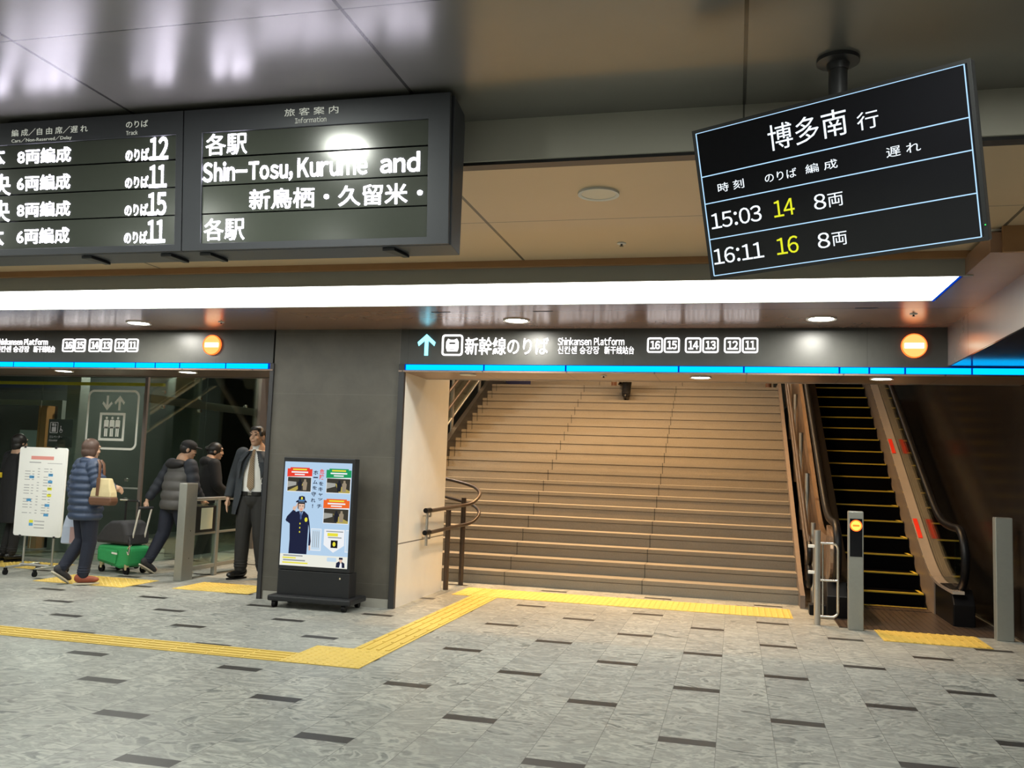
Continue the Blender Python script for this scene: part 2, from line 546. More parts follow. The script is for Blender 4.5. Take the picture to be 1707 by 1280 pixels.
def build(name, mb, m, parent=None, local=False, bevel=0.0, smooth=False, base=None, remesh=0.0, soft=0, cut=None, label=None, deform=None):
    bm = mb.bm
    bmesh.ops.recalc_face_normals(bm, faces=bm.faces[:])
    me = bpy.data.meshes.new(name)
    bm.to_mesh(me)
    bm.free()
    if remesh:
        t = bpy.data.objects.new('tmp', me)
        COL.objects.link(t)
        r = t.modifiers.new('r', 'REMESH')
        r.mode = 'VOXEL'
        r.voxel_size = remesh
        if soft:
            s = t.modifiers.new('s', 'SMOOTH')
            s.iterations = soft
            s.factor = 0.5
        dg = bpy.context.evaluated_depsgraph_get()
        me2 = bpy.data.meshes.new_from_object(t.evaluated_get(dg))
        bpy.data.objects.remove(t)
        bpy.data.meshes.remove(me)
        me = me2
        me.name = name
        smooth = True
    if cut:
        b = bmesh.new()
        b.from_mesh(me)
        kill = [f for f in b.faces if cut(f.calc_center_median())]
        bmesh.ops.delete(b, geom=kill, context='FACES')
        b.to_mesh(me)
        b.free()
    if deform:
        for v in me.vertices:
            v.co = deform(v.co)
    off = Vector((0, 0, 0))
    if not local:
        off = base_of(parent) if parent is not None else Vector(base or (0, 0, 0))
        if off.length:
            me.transform(Matrix.Translation(-off))
    me.materials.clear()
    me.materials.append(m)
    if smooth:
        me.polygons.foreach_set('use_smooth', [True] * len(me.polygons))
        if not remesh:
            me.set_sharp_from_angle(angle=math.radians(40))
    o = bpy.data.objects.new(name, me)
    COL.objects.link(o)
    if parent is not None:
        o.parent = parent
    else:
        o.location = off
    if bevel:
        b = o.modifiers.new('bevel', 'BEVEL')
        b.width = bevel
        b.segments = 2
        b.limit_method = 'ANGLE'
    if label:
        o['label'] = label
    return o


def struct(name, mb, m, label, cat, **kw):
    return tag(build(name, mb, m, **kw), label, cat, kind='structure')


def solo(name, mb, m, label, cat, group=None, **kw):
    return tag(build(name, mb, m, **kw), label, cat, group)


def copy_tree(o, parent=None):
    c = o.copy()
    COL.objects.link(c)
    if parent is not None:
        c.parent = parent
    for ch in list(o.children):
        copy_tree(ch, c)
    return c


_txt = {}


def text_geo(s, bold=0.0):
    """normalised outline of a string; latin text is set glyph by glyph in the wide-form sans letters"""
    k = (s, bold)
    if k not in _txt and s.isascii() and len(s) > 0 and s not in ('',):
        vs, fs, pen = [], [], 0.0
        for ch in s:
            if ch == ' ':
                pen += .36
                continue
            g, gf = raw_geo(chr(0xFF01 + ord(ch) - 0x21), bold)
            x0, x1 = min(v[0] for v in g), max(v[0] for v in g)
            if ch == ':':
                sh = pen + .17 - (x0 + x1) / 2
                pen += .34
            elif ch.isdigit():            # digits keep a common advance
                sh = pen + .28 - (x0 + x1) / 2
                pen += .56
            else:
                sh = pen - x0
                pen += (x1 - x0) + (.085 if ch.isalnum() else .13)
            n = len(vs)
            vs += [(x + sh, y) for x, y in g]
            fs += [tuple(i + n for i in f) for f in gf]
        _txt[k] = norm(vs, fs)
    if k not in _txt:
        _txt[k] = norm(*raw_geo(s, bold))
    return _txt[k]


def norm(vs, fs):
    xs = [v[0] for v in vs]
    ys = [v[1] for v in vs]
    x0, x1, y0, y1 = min(xs), max(xs), min(ys), max(ys)
    return [((x - x0) / (x1 - x0), (y - y0) / (y1 - y0)) for x, y in vs], fs


_raw = {}


def raw_geo(s, bold=0.0):
    k = (s, bold)
    if k not in _raw:
        c = bpy.data.curves.new('t', 'FONT')
        c.body = s
        c.offset = bold
        c.resolution_u = 3
        o = bpy.data.objects.new('t', c)
        COL.objects.link(o)
        dg = bpy.context.evaluated_depsgraph_get()
        me = bpy.data.meshes.new_from_object(o.evaluated_get(dg))
        vs = [(v.co.x, v.co.y) for v in me.vertices]
        fs = [tuple(p.vertices) for p in me.polygons]
        bpy.data.objects.remove(o)
        bpy.data.meshes.remove(me)
        bpy.data.curves.remove(c)
        _raw[k] = (vs, fs)
    return _raw[k]


def add_text(mb, s, box, O, U, V, bold=0.0, ext=0.0):
    """lettering filling box=(left, bottom, right, top) in the plane O + u U + v V; front faces U x V"""
    vs, fs = text_geo(s, bold)
    O, U, V = Vector(O), Vector(U), Vector(V)
    Nn = U.cross(V).normalized()
    l, b, r, t = box
    P = [O + U * (l + x * (r - l)) + V * (b + y * (t - b)) + Nn * ext for x, y in vs]
    vv = mb.vs(P)
    for f in fs:
        try:
            mb.bm.faces.new([vv[i] for i in f])
        except ValueError:
            pass
    if ext:
        # side walls from boundary edges
        edges = {}
        for f in fs:
            for a, c in zip(f, f[1:] + f[:1]):
                edges[(a, c)] = edges.get((a, c), 0) + 1
        bb = mb.vs([p - Nn * ext for p in P])
        for (a, c) in edges:
            if (c, a) not in edges:
                try:
                    mb.bm.faces.new([vv[a], vv[c], bb[c], bb[a]])
                except ValueError:
                    pass
    return mb


def rrect(l, b, r, t, rad, n=5):
    pts = []
    for cx, cy, a0 in ((r - rad, t - rad, 0), (l + rad, t - rad, 90), (l + rad, b + rad, 180), (r - rad, b + rad, 270)):
        for k in range(n + 1):
            a = math.radians(a0 + 90 * k / n)
            pts.append((cx + rad * math.cos(a), cy + rad * math.sin(a)))
    return pts


def circ(cx, cy, r, n=32):
    return [(cx + r * math.cos(2 * PI * k / n), cy + r * math.sin(2 * PI * k / n)) for k in range(n)]


def on(O, U, V, pts, d=0.0):
    O, U, V = Vector(O), Vector(U), Vector(V)
    Nn = U.cross(V).normalized()
    return [O + U * x + V * y + Nn * d for x, y in pts]


XU, ZV = (1, 0, 0), (0, 0, 1)      # frame of a plane that faces the camera side (-Y)

# ================================================================== ROOM SHELL
D = 8.40            # facade plane
XR = 2.53           # dark side wall
ZM, ZB, ZS = 3.12, 2.90, 2.75      # main ceiling, beige ceiling, brown soffit
R_, T_, SY0 = 0.1555, 0.303, 10.69  # stair rise, going, first nosing

struct('floor', MB().box(-15, 6, -9, 25, -0.2, 0), M['floor'], 'grey swirled marble floor with dark inlaid tiles across the concourse', 'floor')
struct('ceiling', MB().box(-15, XR + .5, -9, 4.17, ZM, ZM + .15), M['ceil'], 'grey glossy panelled main ceiling above the departure boards', 'ceiling')
struct('ceiling_band', MB().box(-15, XR + .5, 4.17, 4.23, ZB + .012, ZM + .15), M['band'], 'pale vertical step between grey ceiling and beige ceiling', 'ceiling step')
struct('trim_1', MB().box(-15, XR + .5, 4.185, 4.26, ZB - .004, ZB + .012), M['black'], 'thin dark shadow gap along the edge of the beige ceiling', 'trim')
struct('ceiling_beige', MB().box(-15, XR + .5, 4.26, 6.40, ZB, ZB + .15), M['beige'], 'beige wood-toned ceiling panels beyond the pale step', 'ceiling')
struct('trim_2', MB().box(-15, 1.48, 6.215, 6.26, ZB - .045, ZB), M['orange_lip'], 'thin orange wooden edge above the long light panel', 'trim')
struct('ceiling_lip', MB().box(-15, 1.48, 6.26, 6.285, ZS - .005, ZB - .0), M['grey_lip'], 'grey vertical lip just above the long light panel', 'ceiling lip')
sf = MB()
sf.box(-15, XR + .3, 7.13, D + .1, ZS, ZS + .12)
sf.box(1.43, XR + .3, 5.66, 7.13, ZS, ZS + .12)
sf.box(-15, 1.43, 6.285, 7.13, ZS + .02, ZS + .12)
struct('ceiling_soffit', sf, M['soffit'], 'glossy brown ceiling strip between light panel and sign fascia', 'ceiling')
struct('ceiling_soffit_edge', MB().box(1.49, XR + .3, 5.63, 5.66, ZS - .004, ZB), M['orange_lip'], 'orange brown ceiling edge right of the light panel end', 'ceiling edge')

# fascia, pillar, jamb
fa = MB().box(-15, -4.665, D, 9.02, 2.397, ZB + .1)
struct('wall_fascia', fa, M['fascia'], 'dark stone fascia over the left opening', 'wall')
fa = MB().box(-3.262, XR + .3, D, 9.02, 2.397, ZB + .1)
struct('wall_fascia', fa, M['fascia'], 'dark stone fascia over the stairs and escalator opening', 'wall')
struct('wall_upper', MB().box(-15, XR + .3, 8.5, 9.02, ZB, 6.3), M['hall_wall'], 'plain wall above the openings', 'wall')
pil = MB().box(-4.645, -3.262, D, 9.86, 0.0, ZB)
struct('wall_pillar', pil, M['stone'], 'dark mottled stone pillar wall between the two openings', 'wall')
struct('baseboard_pillar', MB().box(-4.62, -3.27, D - .006, D, 0.0, 0.085), M['baseb'], 'pale grey baseboard along the foot of the dark pillar', 'baseboard')
struct('trim_3', MB().box(-3.265, -3.205, D - .018, D + .03, 0.0, 2.397), M['darkgrey'], 'dark metal corner strip at right edge of the pillar', 'trim', bevel=.003)
struct('trim_4', MB().box(-4.685, -4.640, D - .018, D + .03, 0.0, 2.397), M['darkgrey'], 'dark metal corner strip at left edge of the pillar', 'trim', bevel=.003)
struct('wall_jamb', MB().box(-3.262, -3.215, D + .03, 9.88, 0.0, 2.6), M['white_wall'], 'white stone side wall at the foot of the stairs', 'wall')
# soffits inside the openings
struct('ceiling_opening', MB().box(-15, -4.645, D - .03, 9.05, 2.318, 2.334), M['door_soffit'], 'brown soffit panel under the left blue strip', 'ceiling')
struct('ceiling_opening', MB().box(-3.262, XR, D - .03, 9.05, 2.318, 2.334), M['door_soffit'], 'brown soffit panel under the right blue strip', 'ceiling')
struct('trim_5', MB().box(-3.262, XR, 9.05, 9.075, 2.312, 2.345), M['chrome'], 'thin shiny trim at rear edge of the right soffit', 'trim')
struct('trim_6', MB().box(-15, -4.645, 9.05, 9.075, 2.305, 2.345), M['frame'], 'thin dark trim at rear edge of the left soffit', 'trim')
# right side
struct('wall_right', MB().box(XR, XR + .2, -9, 25, 0, 6.3), M['darkwall'], 'dark polished side wall beside the escalator', 'wall')
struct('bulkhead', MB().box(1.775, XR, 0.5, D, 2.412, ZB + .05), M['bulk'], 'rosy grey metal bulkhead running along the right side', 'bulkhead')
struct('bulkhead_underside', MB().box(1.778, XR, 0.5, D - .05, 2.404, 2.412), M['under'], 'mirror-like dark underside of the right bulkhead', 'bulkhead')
# surroundings behind and beside
struct('wall_back', MB().box(-15, XR + .5, -9.2, -9, 0, 3.3), M['hall_wall'], 'plain hall wall behind the camera', 'wall')
struct('wall_left', MB().box(-15.2, -15, -9, 25, 0, 6.3), M['hall_wall'], 'plain hall wall far to the left', 'wall')
struct('wall_far', MB().box(-15, XR + .5, 24, 24.2, 0, 6.3), M['inner_wall'], 'far wall behind stairs and lift', 'wall')
struct('ceiling_stairwell', MB().box(-15, XR + .3, 9.0, 25, 6.0, 6.2), M['stair_ceiling'], 'high ceiling over the stairs', 'ceiling')


# ================================================================== LIGHTS ON THE CEILINGS
t = thing('ceiling_light_panel', (-4.0, 6.73, ZS), 'long white fluorescent light panel glowing across the ceiling', 'ceiling light')
build('diffuser', MB().box(-12, 1.40, 6.285, 7.115, ZS - .004, ZS + .012), M['panel_light'], t)
build('frame', MB().box(-12, 1.425, 7.115, 7.13, ZS - .008, ZS + .02), M['grey_lip'], t)
build('end_frame', MB().box(1.40, 1.412, 6.285, 7.13, ZS - .010, ZS + .02), M['blue_edge'], t, label='blue-glowing end of the light panel')


def lathe(profile, c, n=28):
    mb = MB()
    mb.rings([[(c[0] + r * math.cos(2 * PI * k / n), c[1] + r * math.sin(2 * PI * k / n), c[2] + z) for k in range(n)] for r, z in profile], cap=True)
    return mb


def downlight(x, y, z, r, watts, label, group=None, on_=True, spread=2.6, color=(1.0, 0.97, 0.87), bulb=False):
    t = thing('downlight', (x, y, z), label, 'ceiling light', group)
    ring = MB().ring2([(x + a, y + b, z - .012) for a, b in circ(0, 0, r * 1.18)], [(x + a, y + b, z - .008) for a, b in circ(0, 0, r * .98)], (0, 0, .012))
    build('trim_ring', ring, M['white_paint'], t, smooth=True)
    build('lamp', lathe([(r * .98, -.006), (r * .5, -.004), (.002, -.003)], (x, y, z)), M['lamp'] if on_ else M['lamp_off'], t)
    if False:
        d = bpy.data.lights.new('downlight_lamp', 'POINT')
        d.energy, d.color, d.shadow_soft_size = watts, color, .05
        b = bpy.data.objects.new('downlight_lamp', d)
        COL.objects.link(b)
        b.location, b.parent = (0, 0, -.065), t
    elif on_:
        area_lamp('downlight_lamp', (0, 0, -.02), r * 1.9, watts, color, t, spread=spread)
    return t


downlight(-5.94, 7.92, ZS, .105, SOFFIT_W, 'glowing downlight in the brown ceiling above the left platform sign', spread=PI)
downlight(-1.955, 7.90, ZS, .105, SOFFIT_W, 'glowing downlight in the brown ceiling above the white Japanese lettering', spread=PI)
downlight(0.69, 7.90, ZS, .105, SOFFIT_W, 'glowing downlight in the brown ceiling left of the round red sign over the escalator', spread=PI)
for i, (x, y, lb) in enumerate(((-7.33, 8.55, 'thin lit downlight under the left blue strip near the white notice board'),
                                (-5.755, 8.55, 'thin lit downlight under the left blue strip above the gate'),
                                (-0.325, 8.60, 'lit downlight under the right blue strip above the stairs'),
                                (1.263, 8.57, 'lit downlight under the right blue strip above the escalator'))):
    downlight(x, y, 2.318, .085, DOOR_W, lb)
downlight(-2.587, 8.53, 2.318, .07, 0, 'unlit downlight under the right blue strip near the white jamb', on_=False)
downlight(-0.735, 4.72, ZB, .095, 0, 'unlit round downlight in the beige ceiling left of the hanging screen', on_=False)
downlight(1.49, 5.80, ZB, .085, 0, 'unlit round downlight in the beige ceiling right of the hanging screen', on_=False)
# hall downlights overhead, out of the frame
for X in (-8.30, -5.30, -2.30, 0.70):
    for Y in (2.62, -0.5, -3.6):
        downlight(X, Y, ZM, .10, HALL_W, 'round downlight in the grey ceiling overhead', 'downlights over the concourse', spread=PI, color=(0.95, 1.0, 0.90))


def sprinkler(x, y, z, label):
    t = thing('sprinkler', (x, y, z), label, 'sprinkler')
    build('escutcheon', lathe([(.030, -.001), (.028, -.006), (.012, -.008)], (x, y, z)), M['white_paint'], t, smooth=True)
    build('nozzle', lathe([(.007, -.007), (.007, -.018), (.013, -.020), (.013, -.022)], (x, y, z)), M['darkgrey'], t, smooth=True)


sprinkler(-0.742, 5.80, ZB, 'small white sprinkler in the beige ceiling left of the hanging screen')
sprinkler(1.378, 7.71, ZS, 'small sprinkler in the brown ceiling above the round sign over the escalator')
sprinkler(-4.98, 7.90, ZS, 'small sprinkler in the brown ceiling above the round sign over the gate')
sprinkler(-1.235, 8.55, 2.318, 'tiny sprinkler under the right blue strip above the person on the stairs')
for x, y, lb in ((-1.70, 7.45, 'narrow dark slot in the brown ceiling above the English lettering'), (0.9, 7.42, 'narrow dark slot in the brown ceiling near the right downlight'),
                 (-2.62, 7.45, 'narrow dark slot in the brown ceiling near the train sign')):
    solo('air_slot', MB().box(x, x + .17, y, y + .022, ZS - .003, ZS), M['black'], lb, 'air slot', base=(x, y, ZS))

# stairwell lamps (warm)
for X in (-3.1, -0.9):
    for Y in (11.6, 12.9, 14.5, 16.5, 19.0):
        t = thing('stair_lamp', (X, Y, 6.0), 'warm round lamp in the high ceiling over the stairs', 'ceiling light', 'warm lamps over the stairs')
        build('lamp', lathe([(.16, -.02), (.10, -.03), (.002, -.032)], (X, Y, 6.0)), M['lamp'], t)
        area_lamp('stair_lamp_light', (0, 0, -.05), .34, STAIR_W * {11.6: 1.05, 12.9: .9, 14.5: .5, 16.5: .36, 19.0: .85}[Y], (1.0, 0.59, 0.25), t, spread=1.7)


# ================================================================== BLUE STRIPS
def strip(label, x0, x1, joints):
    t = thing('light_strip', ((x0 + x1) / 2, D, 2.36), label, 'light strip')
    build('housing', MB().box(x0, x1, D - .012, D + .02, 2.334, 2.397), M['blue_edge'], t)
    xs = [x0 + .012] + joints + [x1 - .012]
    for a, b in zip(xs, xs[1:]):
        build('segment', MB().box(a + .008, b - .008, D - .022, D - .012, 2.339, 2.391), M['blue_led'], t, bevel=.003)
    return t


strip('glowing blue light strip over the lift opening left of the pillar', -12, -4.69, [-9.6, -8.6, -7.859, -7.066, -6.287, -6.044, -5.746, -5.198])
strip('glowing blue light strip over the stairs and escalator', -3.21, XR, [-2.385, -1.576, -0.517, 0.066, 0.886, 1.134, 1.427, 1.96])


# ================================================================== PLATFORM SIGNS ON THE FASCIA
O8 = (0, D, 0)


def arrow_up(cx, b, tp, w):
    h = tp - b
    s = .036
    return [(cx - s / 2, b), (cx + s / 2, b), (cx + s / 2, tp - h * .30), (cx + w / 2 - .012, tp - h * .55), (cx + w / 2, tp - h * .38),
            (cx, tp), (cx - w / 2, tp - h * .38), (cx - w / 2 + .012, tp - h * .55), (cx - s / 2, tp - h * .30)]


def number_tile(t, txt, l, b, r, tp):
    f = MB().ring2(on(O8, XU, ZV, rrect(l, b, r, tp, .022), .002), on(O8, XU, ZV, rrect(l + .013, b + .013, r - .013, tp - .013, .012), .002), (0, -.010, 0))
    o = build('number_frame', f, M['sign_white'], t)
    n = MB()
    w = r - l
    add_text(n, txt, (l + w * .20, b + .033, r - w * .18, tp - .030), O8, XU, ZV, bold=.022, ext=.010)
    build('numeral', n, M['sign_white'], o)


t = thing('platform_sign', (-1.4, D, 2.58), 'lit platform sign over the stairs with blue arrow, train symbol and track numbers', 'sign')
build('arrow', MB().prism(on(O8, XU, ZV, arrow_up(-2.988, 2.484, 2.698, .185), .002), (0, -.012, 0)), M['sign_cyan'], t, label='cyan arrow pointing up')
ic = MB()
ic.ring2(on(O8, XU, ZV, rrect(-2.827, 2.484, -2.612, 2.693, .03), .002), on(O8, XU, ZV, rrect(-2.811, 2.500, -2.628, 2.677, .018), .002), (0, -.010, 0))
icon = build('symbol_frame', ic, M['sign_white'], t)
tr = MB()
cx = -2.7195
body = [(cx - .052, 2.527), (cx + .052, 2.527), (cx + .063, 2.56), (cx + .063, 2.62), (cx + .045, 2.652), (cx + .018, 2.642), (cx - .018, 2.642), (cx - .045, 2.652), (cx - .063, 2.62), (cx - .063, 2.56)]
tr.prism(on(O8, XU, ZV, body, .002), (0, -.008, 0))
o = build('train_front', tr, M['sign_white'], icon)
build('windscreen', MB().prism(on(O8, XU, ZV, rrect(cx - .032, 2.598, cx + .032, 2.615, .007), .0105), (0, -.002, 0)), M['fascia'], icon)
build('bumper_slot', MB().prism(on(O8, XU, ZV, rrect(cx - .024, 2.543, cx + .024, 2.549, .003), .0105), (0, -.002, 0)), M['fascia'], icon)
b = MB()
add_text(b, '新幹線のりば', (-2.588, 2.494, -1.752, 2.668), O8, XU, ZV, bold=.008, ext=.010)
build('lettering', b, M['sign_white'], t)
b = MB()
add_text(b, 'Shinkansen Platform', (-1.662, 2.590, -1.026, 2.664), O8, XU, ZV, bold=.006, ext=.008)
build('lettering', b, M['sign_white'], t)
b = MB()
add_text(b, '신칸센 승강장', (-1.660, 2.506, -1.262, 2.580), O8, XU, ZV, bold=.0, ext=.008)
build('lettering', b, M['sign_white'], t)
b = MB()
add_text(b, '新干线站台', (-1.212, 2.506, -0.934, 2.580), O8, XU, ZV, bold=.0, ext=.008)
build('lettering', b, M['sign_white'], t)
for s, l, r in (('16', -.811, -.667), ('15', -.656, -.512), ('14', -.463, -.316), ('13', -.306, -.16), ('12', -.112, .038), ('11', .048, .19)):
    number_tile(t, s, l, 2.520, r, 2.661)

t = thing('platform_sign', (-7.1, D, 2.58), 'lit platform sign over the lift opening with white track numbers', 'sign')
b = MB()
add_text(b, 'Shinkansen Platform', (-8.13, 2.586, -7.442, 2.656), O8, XU, ZV, bold=.006, ext=.008)
build('lettering', b, M['sign_white'], t)
b = MB()
add_text(b, '신칸센 승강장', (-8.13, 2.504, -7.68, 2.574), O8, XU, ZV, bold=.0, ext=.008)
build('lettering', b, M['sign_white'], t)
b = MB()
add_text(b, '新干线站台', (-7.62, 2.504, -7.34, 2.574), O8, XU, ZV, bold=.0, ext=.008)
build('lettering', b, M['sign_white'], t)
for s, l, r in (('16', -7.242, -7.094), ('15', -7.086, -6.946), ('14', -6.90, -6.757), ('13', -6.75, -6.61), ('12', -6.572, -6.429), ('11', -6.42, -6.279)):
    number_tile(t, s, l, 2.510, r, 2.654)

for cx, lb in ((1.502, 'round orange-red no-entry light with white bar over the escalator'), (-5.379, 'round orange-red no-entry light with white bar over the gate')):
    t = thing('no_entry_light', (cx, D, 2.587), lb, 'sign')
    build('disc', MB().prism(on(O8, XU, ZV, circ(cx, 2.587, .098), .0), (0, -.018, 0)), M['orange_lamp'], t, label='orange-red lit disc')
    build('bar', MB().prism(on(O8, XU, ZV, rrect(cx - .080, 2.562, cx + .080, 2.612, .008), .018), (0, -.004, 0)), M['white_lamp'], t, label='white lit bar')
    build('rim', MB().ring2(on(O8, XU, ZV, circ(cx, 2.587, .106), .0), on(O8, XU, ZV, circ(cx, 2.587, .098), .0), (0, -.022, 0)), M['red_led'], t, label='reddish glowing rim')

# ================================================================== DEPARTURE BOARD (tilted 5 degrees, hung under the grey ceiling)
TB = math.radians(5.0)
bo = Vector((-2.538, 3.76, 2.972))
t = thing('departure_board', bo, 'wide dark train departure board with white dot-matrix rows hung from the ceiling', 'departure board', rot=(TB, 0, 0))
A0, A1, AS, AT, AB, AD = -1.48, 1.270, -0.109, 0.122, -0.572, 0.20
hs = MB().prism([(A0, .022, AB), (A0, .160, AB - .028), (A0, .215, AT - .10), (A0, .205, AT - .045), (A0, .05, AT)], (A1 - A0, 0, 0))
build('housing', hs, M['board'], t, local=True, bevel=.004)
for i, (a, b) in enumerate(((A0, AS - .003), (AS + .003, A1 - .006))):
    dl, dr = ((-1.44, -.150) if i == 0 else (-.004, 1.160))
    z0, z1 = -.536, .004
    f = MB().ring2([(a, .022, AB + .002), (b, .022, AB + .002), (b, .022, AT - .002), (a, .022, AT - .002)], [(dl, .022, z0), (dr, .022, z0), (dr, .022, z1), (dl, .022, z1)], (0, -.022, 0))
    fo = build('bezel', f, M['board'], t, local=True, bevel=.002)
    rows = [(.004, -.112), (-.120, -.250), (-.257, -.388), (-.395, -.536)]
    texts = [[('8両編成', -1.086, -.097, -.764, -.020), ('のりば', -.440, -.112, -.308, -.052), ('12', -.303, -.113, -.199, 0.0), ('本', -1.278, -.108, -1.166, .000)],
             [('6両編成', -1.086, -.236, -.765, -.157), ('のりば', -.440, -.248, -.308, -.190), ('11', -.303, -.251, -.205, -.139), ('央', -1.236, -.255, -1.128, -.143)],
             [('8両編成', -1.083, -.373, -.762, -.296), ('のりば', -.440, -.386, -.308, -.328), ('15', -.308, -.389, -.205, -.276), ('央', -1.236, -.392, -1.130, -.280)],
             [('6両編成', -1.082, -.511, -.765, -.431), ('のりば', -.440, -.524, -.310, -.465), ('11', -.308, -.525, -.209, -.412), ('本', -1.274, -.532, -1.164, -.420)]] if i == 0 else \
            [[('各駅', .011, -.106, .234, -.002)], [('Shin-Tosu,Kurume and', .006, -.240, 1.120, -.140)], [('新鳥栖・久留米・', .252, -.379, 1.134, -.283)], [('各駅', .009, -.522, .228, -.415)]]
    for (zt, zb), tx in zip(rows, texts):
        r = build('display_row', MB().box(dl, dr, .010, .022, zb, zt), M['display'], t, local=True)
        if tx[0][0].startswith('Shin'):
            tx = [('S', -.003, -.2365, .050, -.141), ('hin-Tosu,', .060, -.2465, .478, -.141), ('Kurume', .505, -.2345, .860, -.143), ('and', .925, -.2335, 1.118, -.141)]
        for s, x0, zz0, x1, zz1 in tx:
            L = MB()
            add_text(L, s, (x0, zz0, x1, zz1), (0, .010, 0), XU, ZV, bold=.020 if s.isascii() else (.0 if s == '各駅' else .006), ext=.002)
            build('lettering', L, M['led'], r, local=True)
    for s, bx_ in ((('編 成／自 由 席／遅 れ', (-1.118, .046, -.658, .082)), ('Cars／Non-Reserved／Delay', (-1.117, .010, -.752, .036)), ('のりば', (-.434, .052, -.309, .086)), ('Track', (-.433, .016, -.367, .038)))
                   if i == 0 else (('旅 客 案 内', (.436, .057, .714, .093)), ('Information', (.492, .021, .653, .047)))):
        L = MB()
        add_text(L, s, bx_, (0, 0, 0), XU, ZV, ext=.001)
        build('heading', L, M['cream_txt'], fo, local=True)
for x in (-.66, -.20, .02, .98):
    c = MB().prism([(x - .05, .035, AB - .003), (x + .01, .035, AB - .003), (x + .05, .13, AB - .024), (x + .02, .13, AB - .024)], (0, 0, -.014))
    build('hinge_clip', c, M['black'], t, local=True, bevel=.002)
hg = MB()
for x in (-1.2, .3, 1.05):
    hg.box(x, x + .10, .06, .16, AT, AT + .05)
build('hanger', hg, M['black'], t, local=True)

# ================================================================== HANGING SCREEN
r1 = Vector((0.8976108, -0.44020039, 0.02277002))
r2 = Vector((-0.13357957, -0.22242642, 0.96575514))
nn = r1.cross(r2).normalized()
sc_c = Vector((0.33642, 3.61879, 2.56257))
t = thing('hanging_screen', sc_c, 'black flat screen showing the 15:03 and 16:11 departures, hung from a ceiling pole', 'screen')
t.rotation_euler = Matrix((r1, -nn, r2)).transposed().to_euler()      # local x right, y into the screen, z up
hw, hh = .5445, .3187
build('casing', MB().box(-hw, hw, .004, .055, -hh, hh), M['darkgrey'], t, local=True, bevel=.006)
build('bezel', MB().ring2([(-hw, .004, -hh), (hw, .004, -hh), (hw, .004, hh), (-hw, .004, hh)], [(-hw + .014, .004, -hh + .014), (hw - .014, .004, -hh + .014), (hw - .014, .004, hh - .014), (-hw + .014, .004, hh - .014)], (0, -.008, 0)), M['black'], t, local=True, bevel=.001)
pn = build('panel', MB().box(-hw + .013, hw - .013, .0, .006, -hh + .013, hh - .013), M['screen_black'], t, local=True)
ln = MB()
L0, L1, B0, B1, lw = -.528, .521, -.303, .304, .0042
for z in (B0, B1, .1195, .005, -.147):
    ln.box(L0, L1, -.0012, 0, z - lw / 2, z + lw / 2)
for x in (L0, L1):
    ln.box(x - lw / 2, x + lw / 2, -.0012, 0, B0, B1)
build('table_line', ln, M['scr_line'], pn, local=True, label='pale blue table lines')
for s, l, b_, r, tp in (('博多南', -.216, .160, .100, .262), ('行', .137, .160, .216, .226), ('時 刻', -.460, .041, -.342, .079), ('のりば', -.250, .041, -.117, .077), ('編 成', -.080, .042, .047, .078), ('遅 れ', .230, .039, .352, .076),
                      ('15:03', -.510, -.106, -.283, -.040), ('8', -.062, -.104, -.014, -.044), ('両', -.006, -.103, .053, -.051), ('16:11', -.519, -.257, -.293, -.190), ('8', -.065, -.257, -.016, -.196), ('両', -.007, -.255, .051, -.203)):
    L = MB()
    add_text(L, s, (l, b_, r, tp), (0, 0, 0), XU, ZV, bold=.004 if s.isascii() else .0, ext=.0012)
    build('lettering', L, M['scr_white'], pn, local=True)
for s, l, b_, r, tp in (('14', -.229, -.104, -.142, -.038), ('16', -.236, -.257, -.144, -.188)):
    L = MB()
    add_text(L, s, (l, b_, r, tp), (0, 0, 0), XU, ZV, bold=.004, ext=.0012)
    build('track_number', L, M['scr_yellow'], pn, local=True, label='yellow track number')
build('standby_light', MB().ell((hw - .006, -.006, -.262), .0025, 8, 6), emis('green led', (0.05, 0.9, 0.15), 1.5), t, local=True)
pole = (0.391, 3.762)
build('pole', MB().cyl((pole[0], pole[1], ZM), (pole[0], pole[1], 2.62), .037, n=20), M['darkgrey'], t, smooth=True)
Mi = t.rotation_euler.to_matrix().inverted()
for ch in [c for c in t.children if c.name.startswith('pole')]:
    ch.data.transform(Mi.to_4x4())
fl = lathe([(.085, 0), (.085, -.016), (.046, -.022), (.040, -.05)], (pole[0], pole[1], ZM))
f = build('ceiling_flange', fl, M['darkgrey'], t, smooth=True)
f.data.transform(Mi.to_4x4())
br = MB().box(-.14, .14, .05, .085, -.12, .12).box(-.03, .10, .08, .14, -.10, .10)
build('bracket', br, M['darkgrey'], t, local=True, bevel=.004)

# ================================================================== STAIRS
SXL, SXR = -4.42, 0.70
t = thing('staircase', (-1.86, SY0, 0), 'broad stone staircase climbing from the yellow paving to the platforms', 'stairs')
NS = 19
for k in range(NS):
    y = SY0 + k * T_
    z = (k + 1) * R_
    yb = y + T_ + .05 if k < NS - 1 else y + 1.75
    s = MB()
    s.box(SXL, SXR, y + .007, yb, max(0, z - R_ - .02), z - .053)
    s.box(SXL, SXR, y, yb, z - .046, z)
    s.box(SXL, SXR, y + .030, yb, z - .054, z - .045)
    build('step', s, M['step'], t)
for k in range(5):
    y = SY0 + (NS - 1) * T_ + 1.60 + k * T_
    z = (NS + 1 + k) * R_
    s = MB()
    s.box(SXL, SXR, y + .007, y + T_ + .05 + (2.0 if k == 4 else 0), z - R_ - .02, z - .053).box(SXL, SXR, y, y + T_ + .05 + (2.0 if k == 4 else 0), z - .046, z)
    build('step', s, M['step'], t)


def slope_z(Y):            # height of the nosing line
    return R_ + (Y - SY0) * R_ / T_


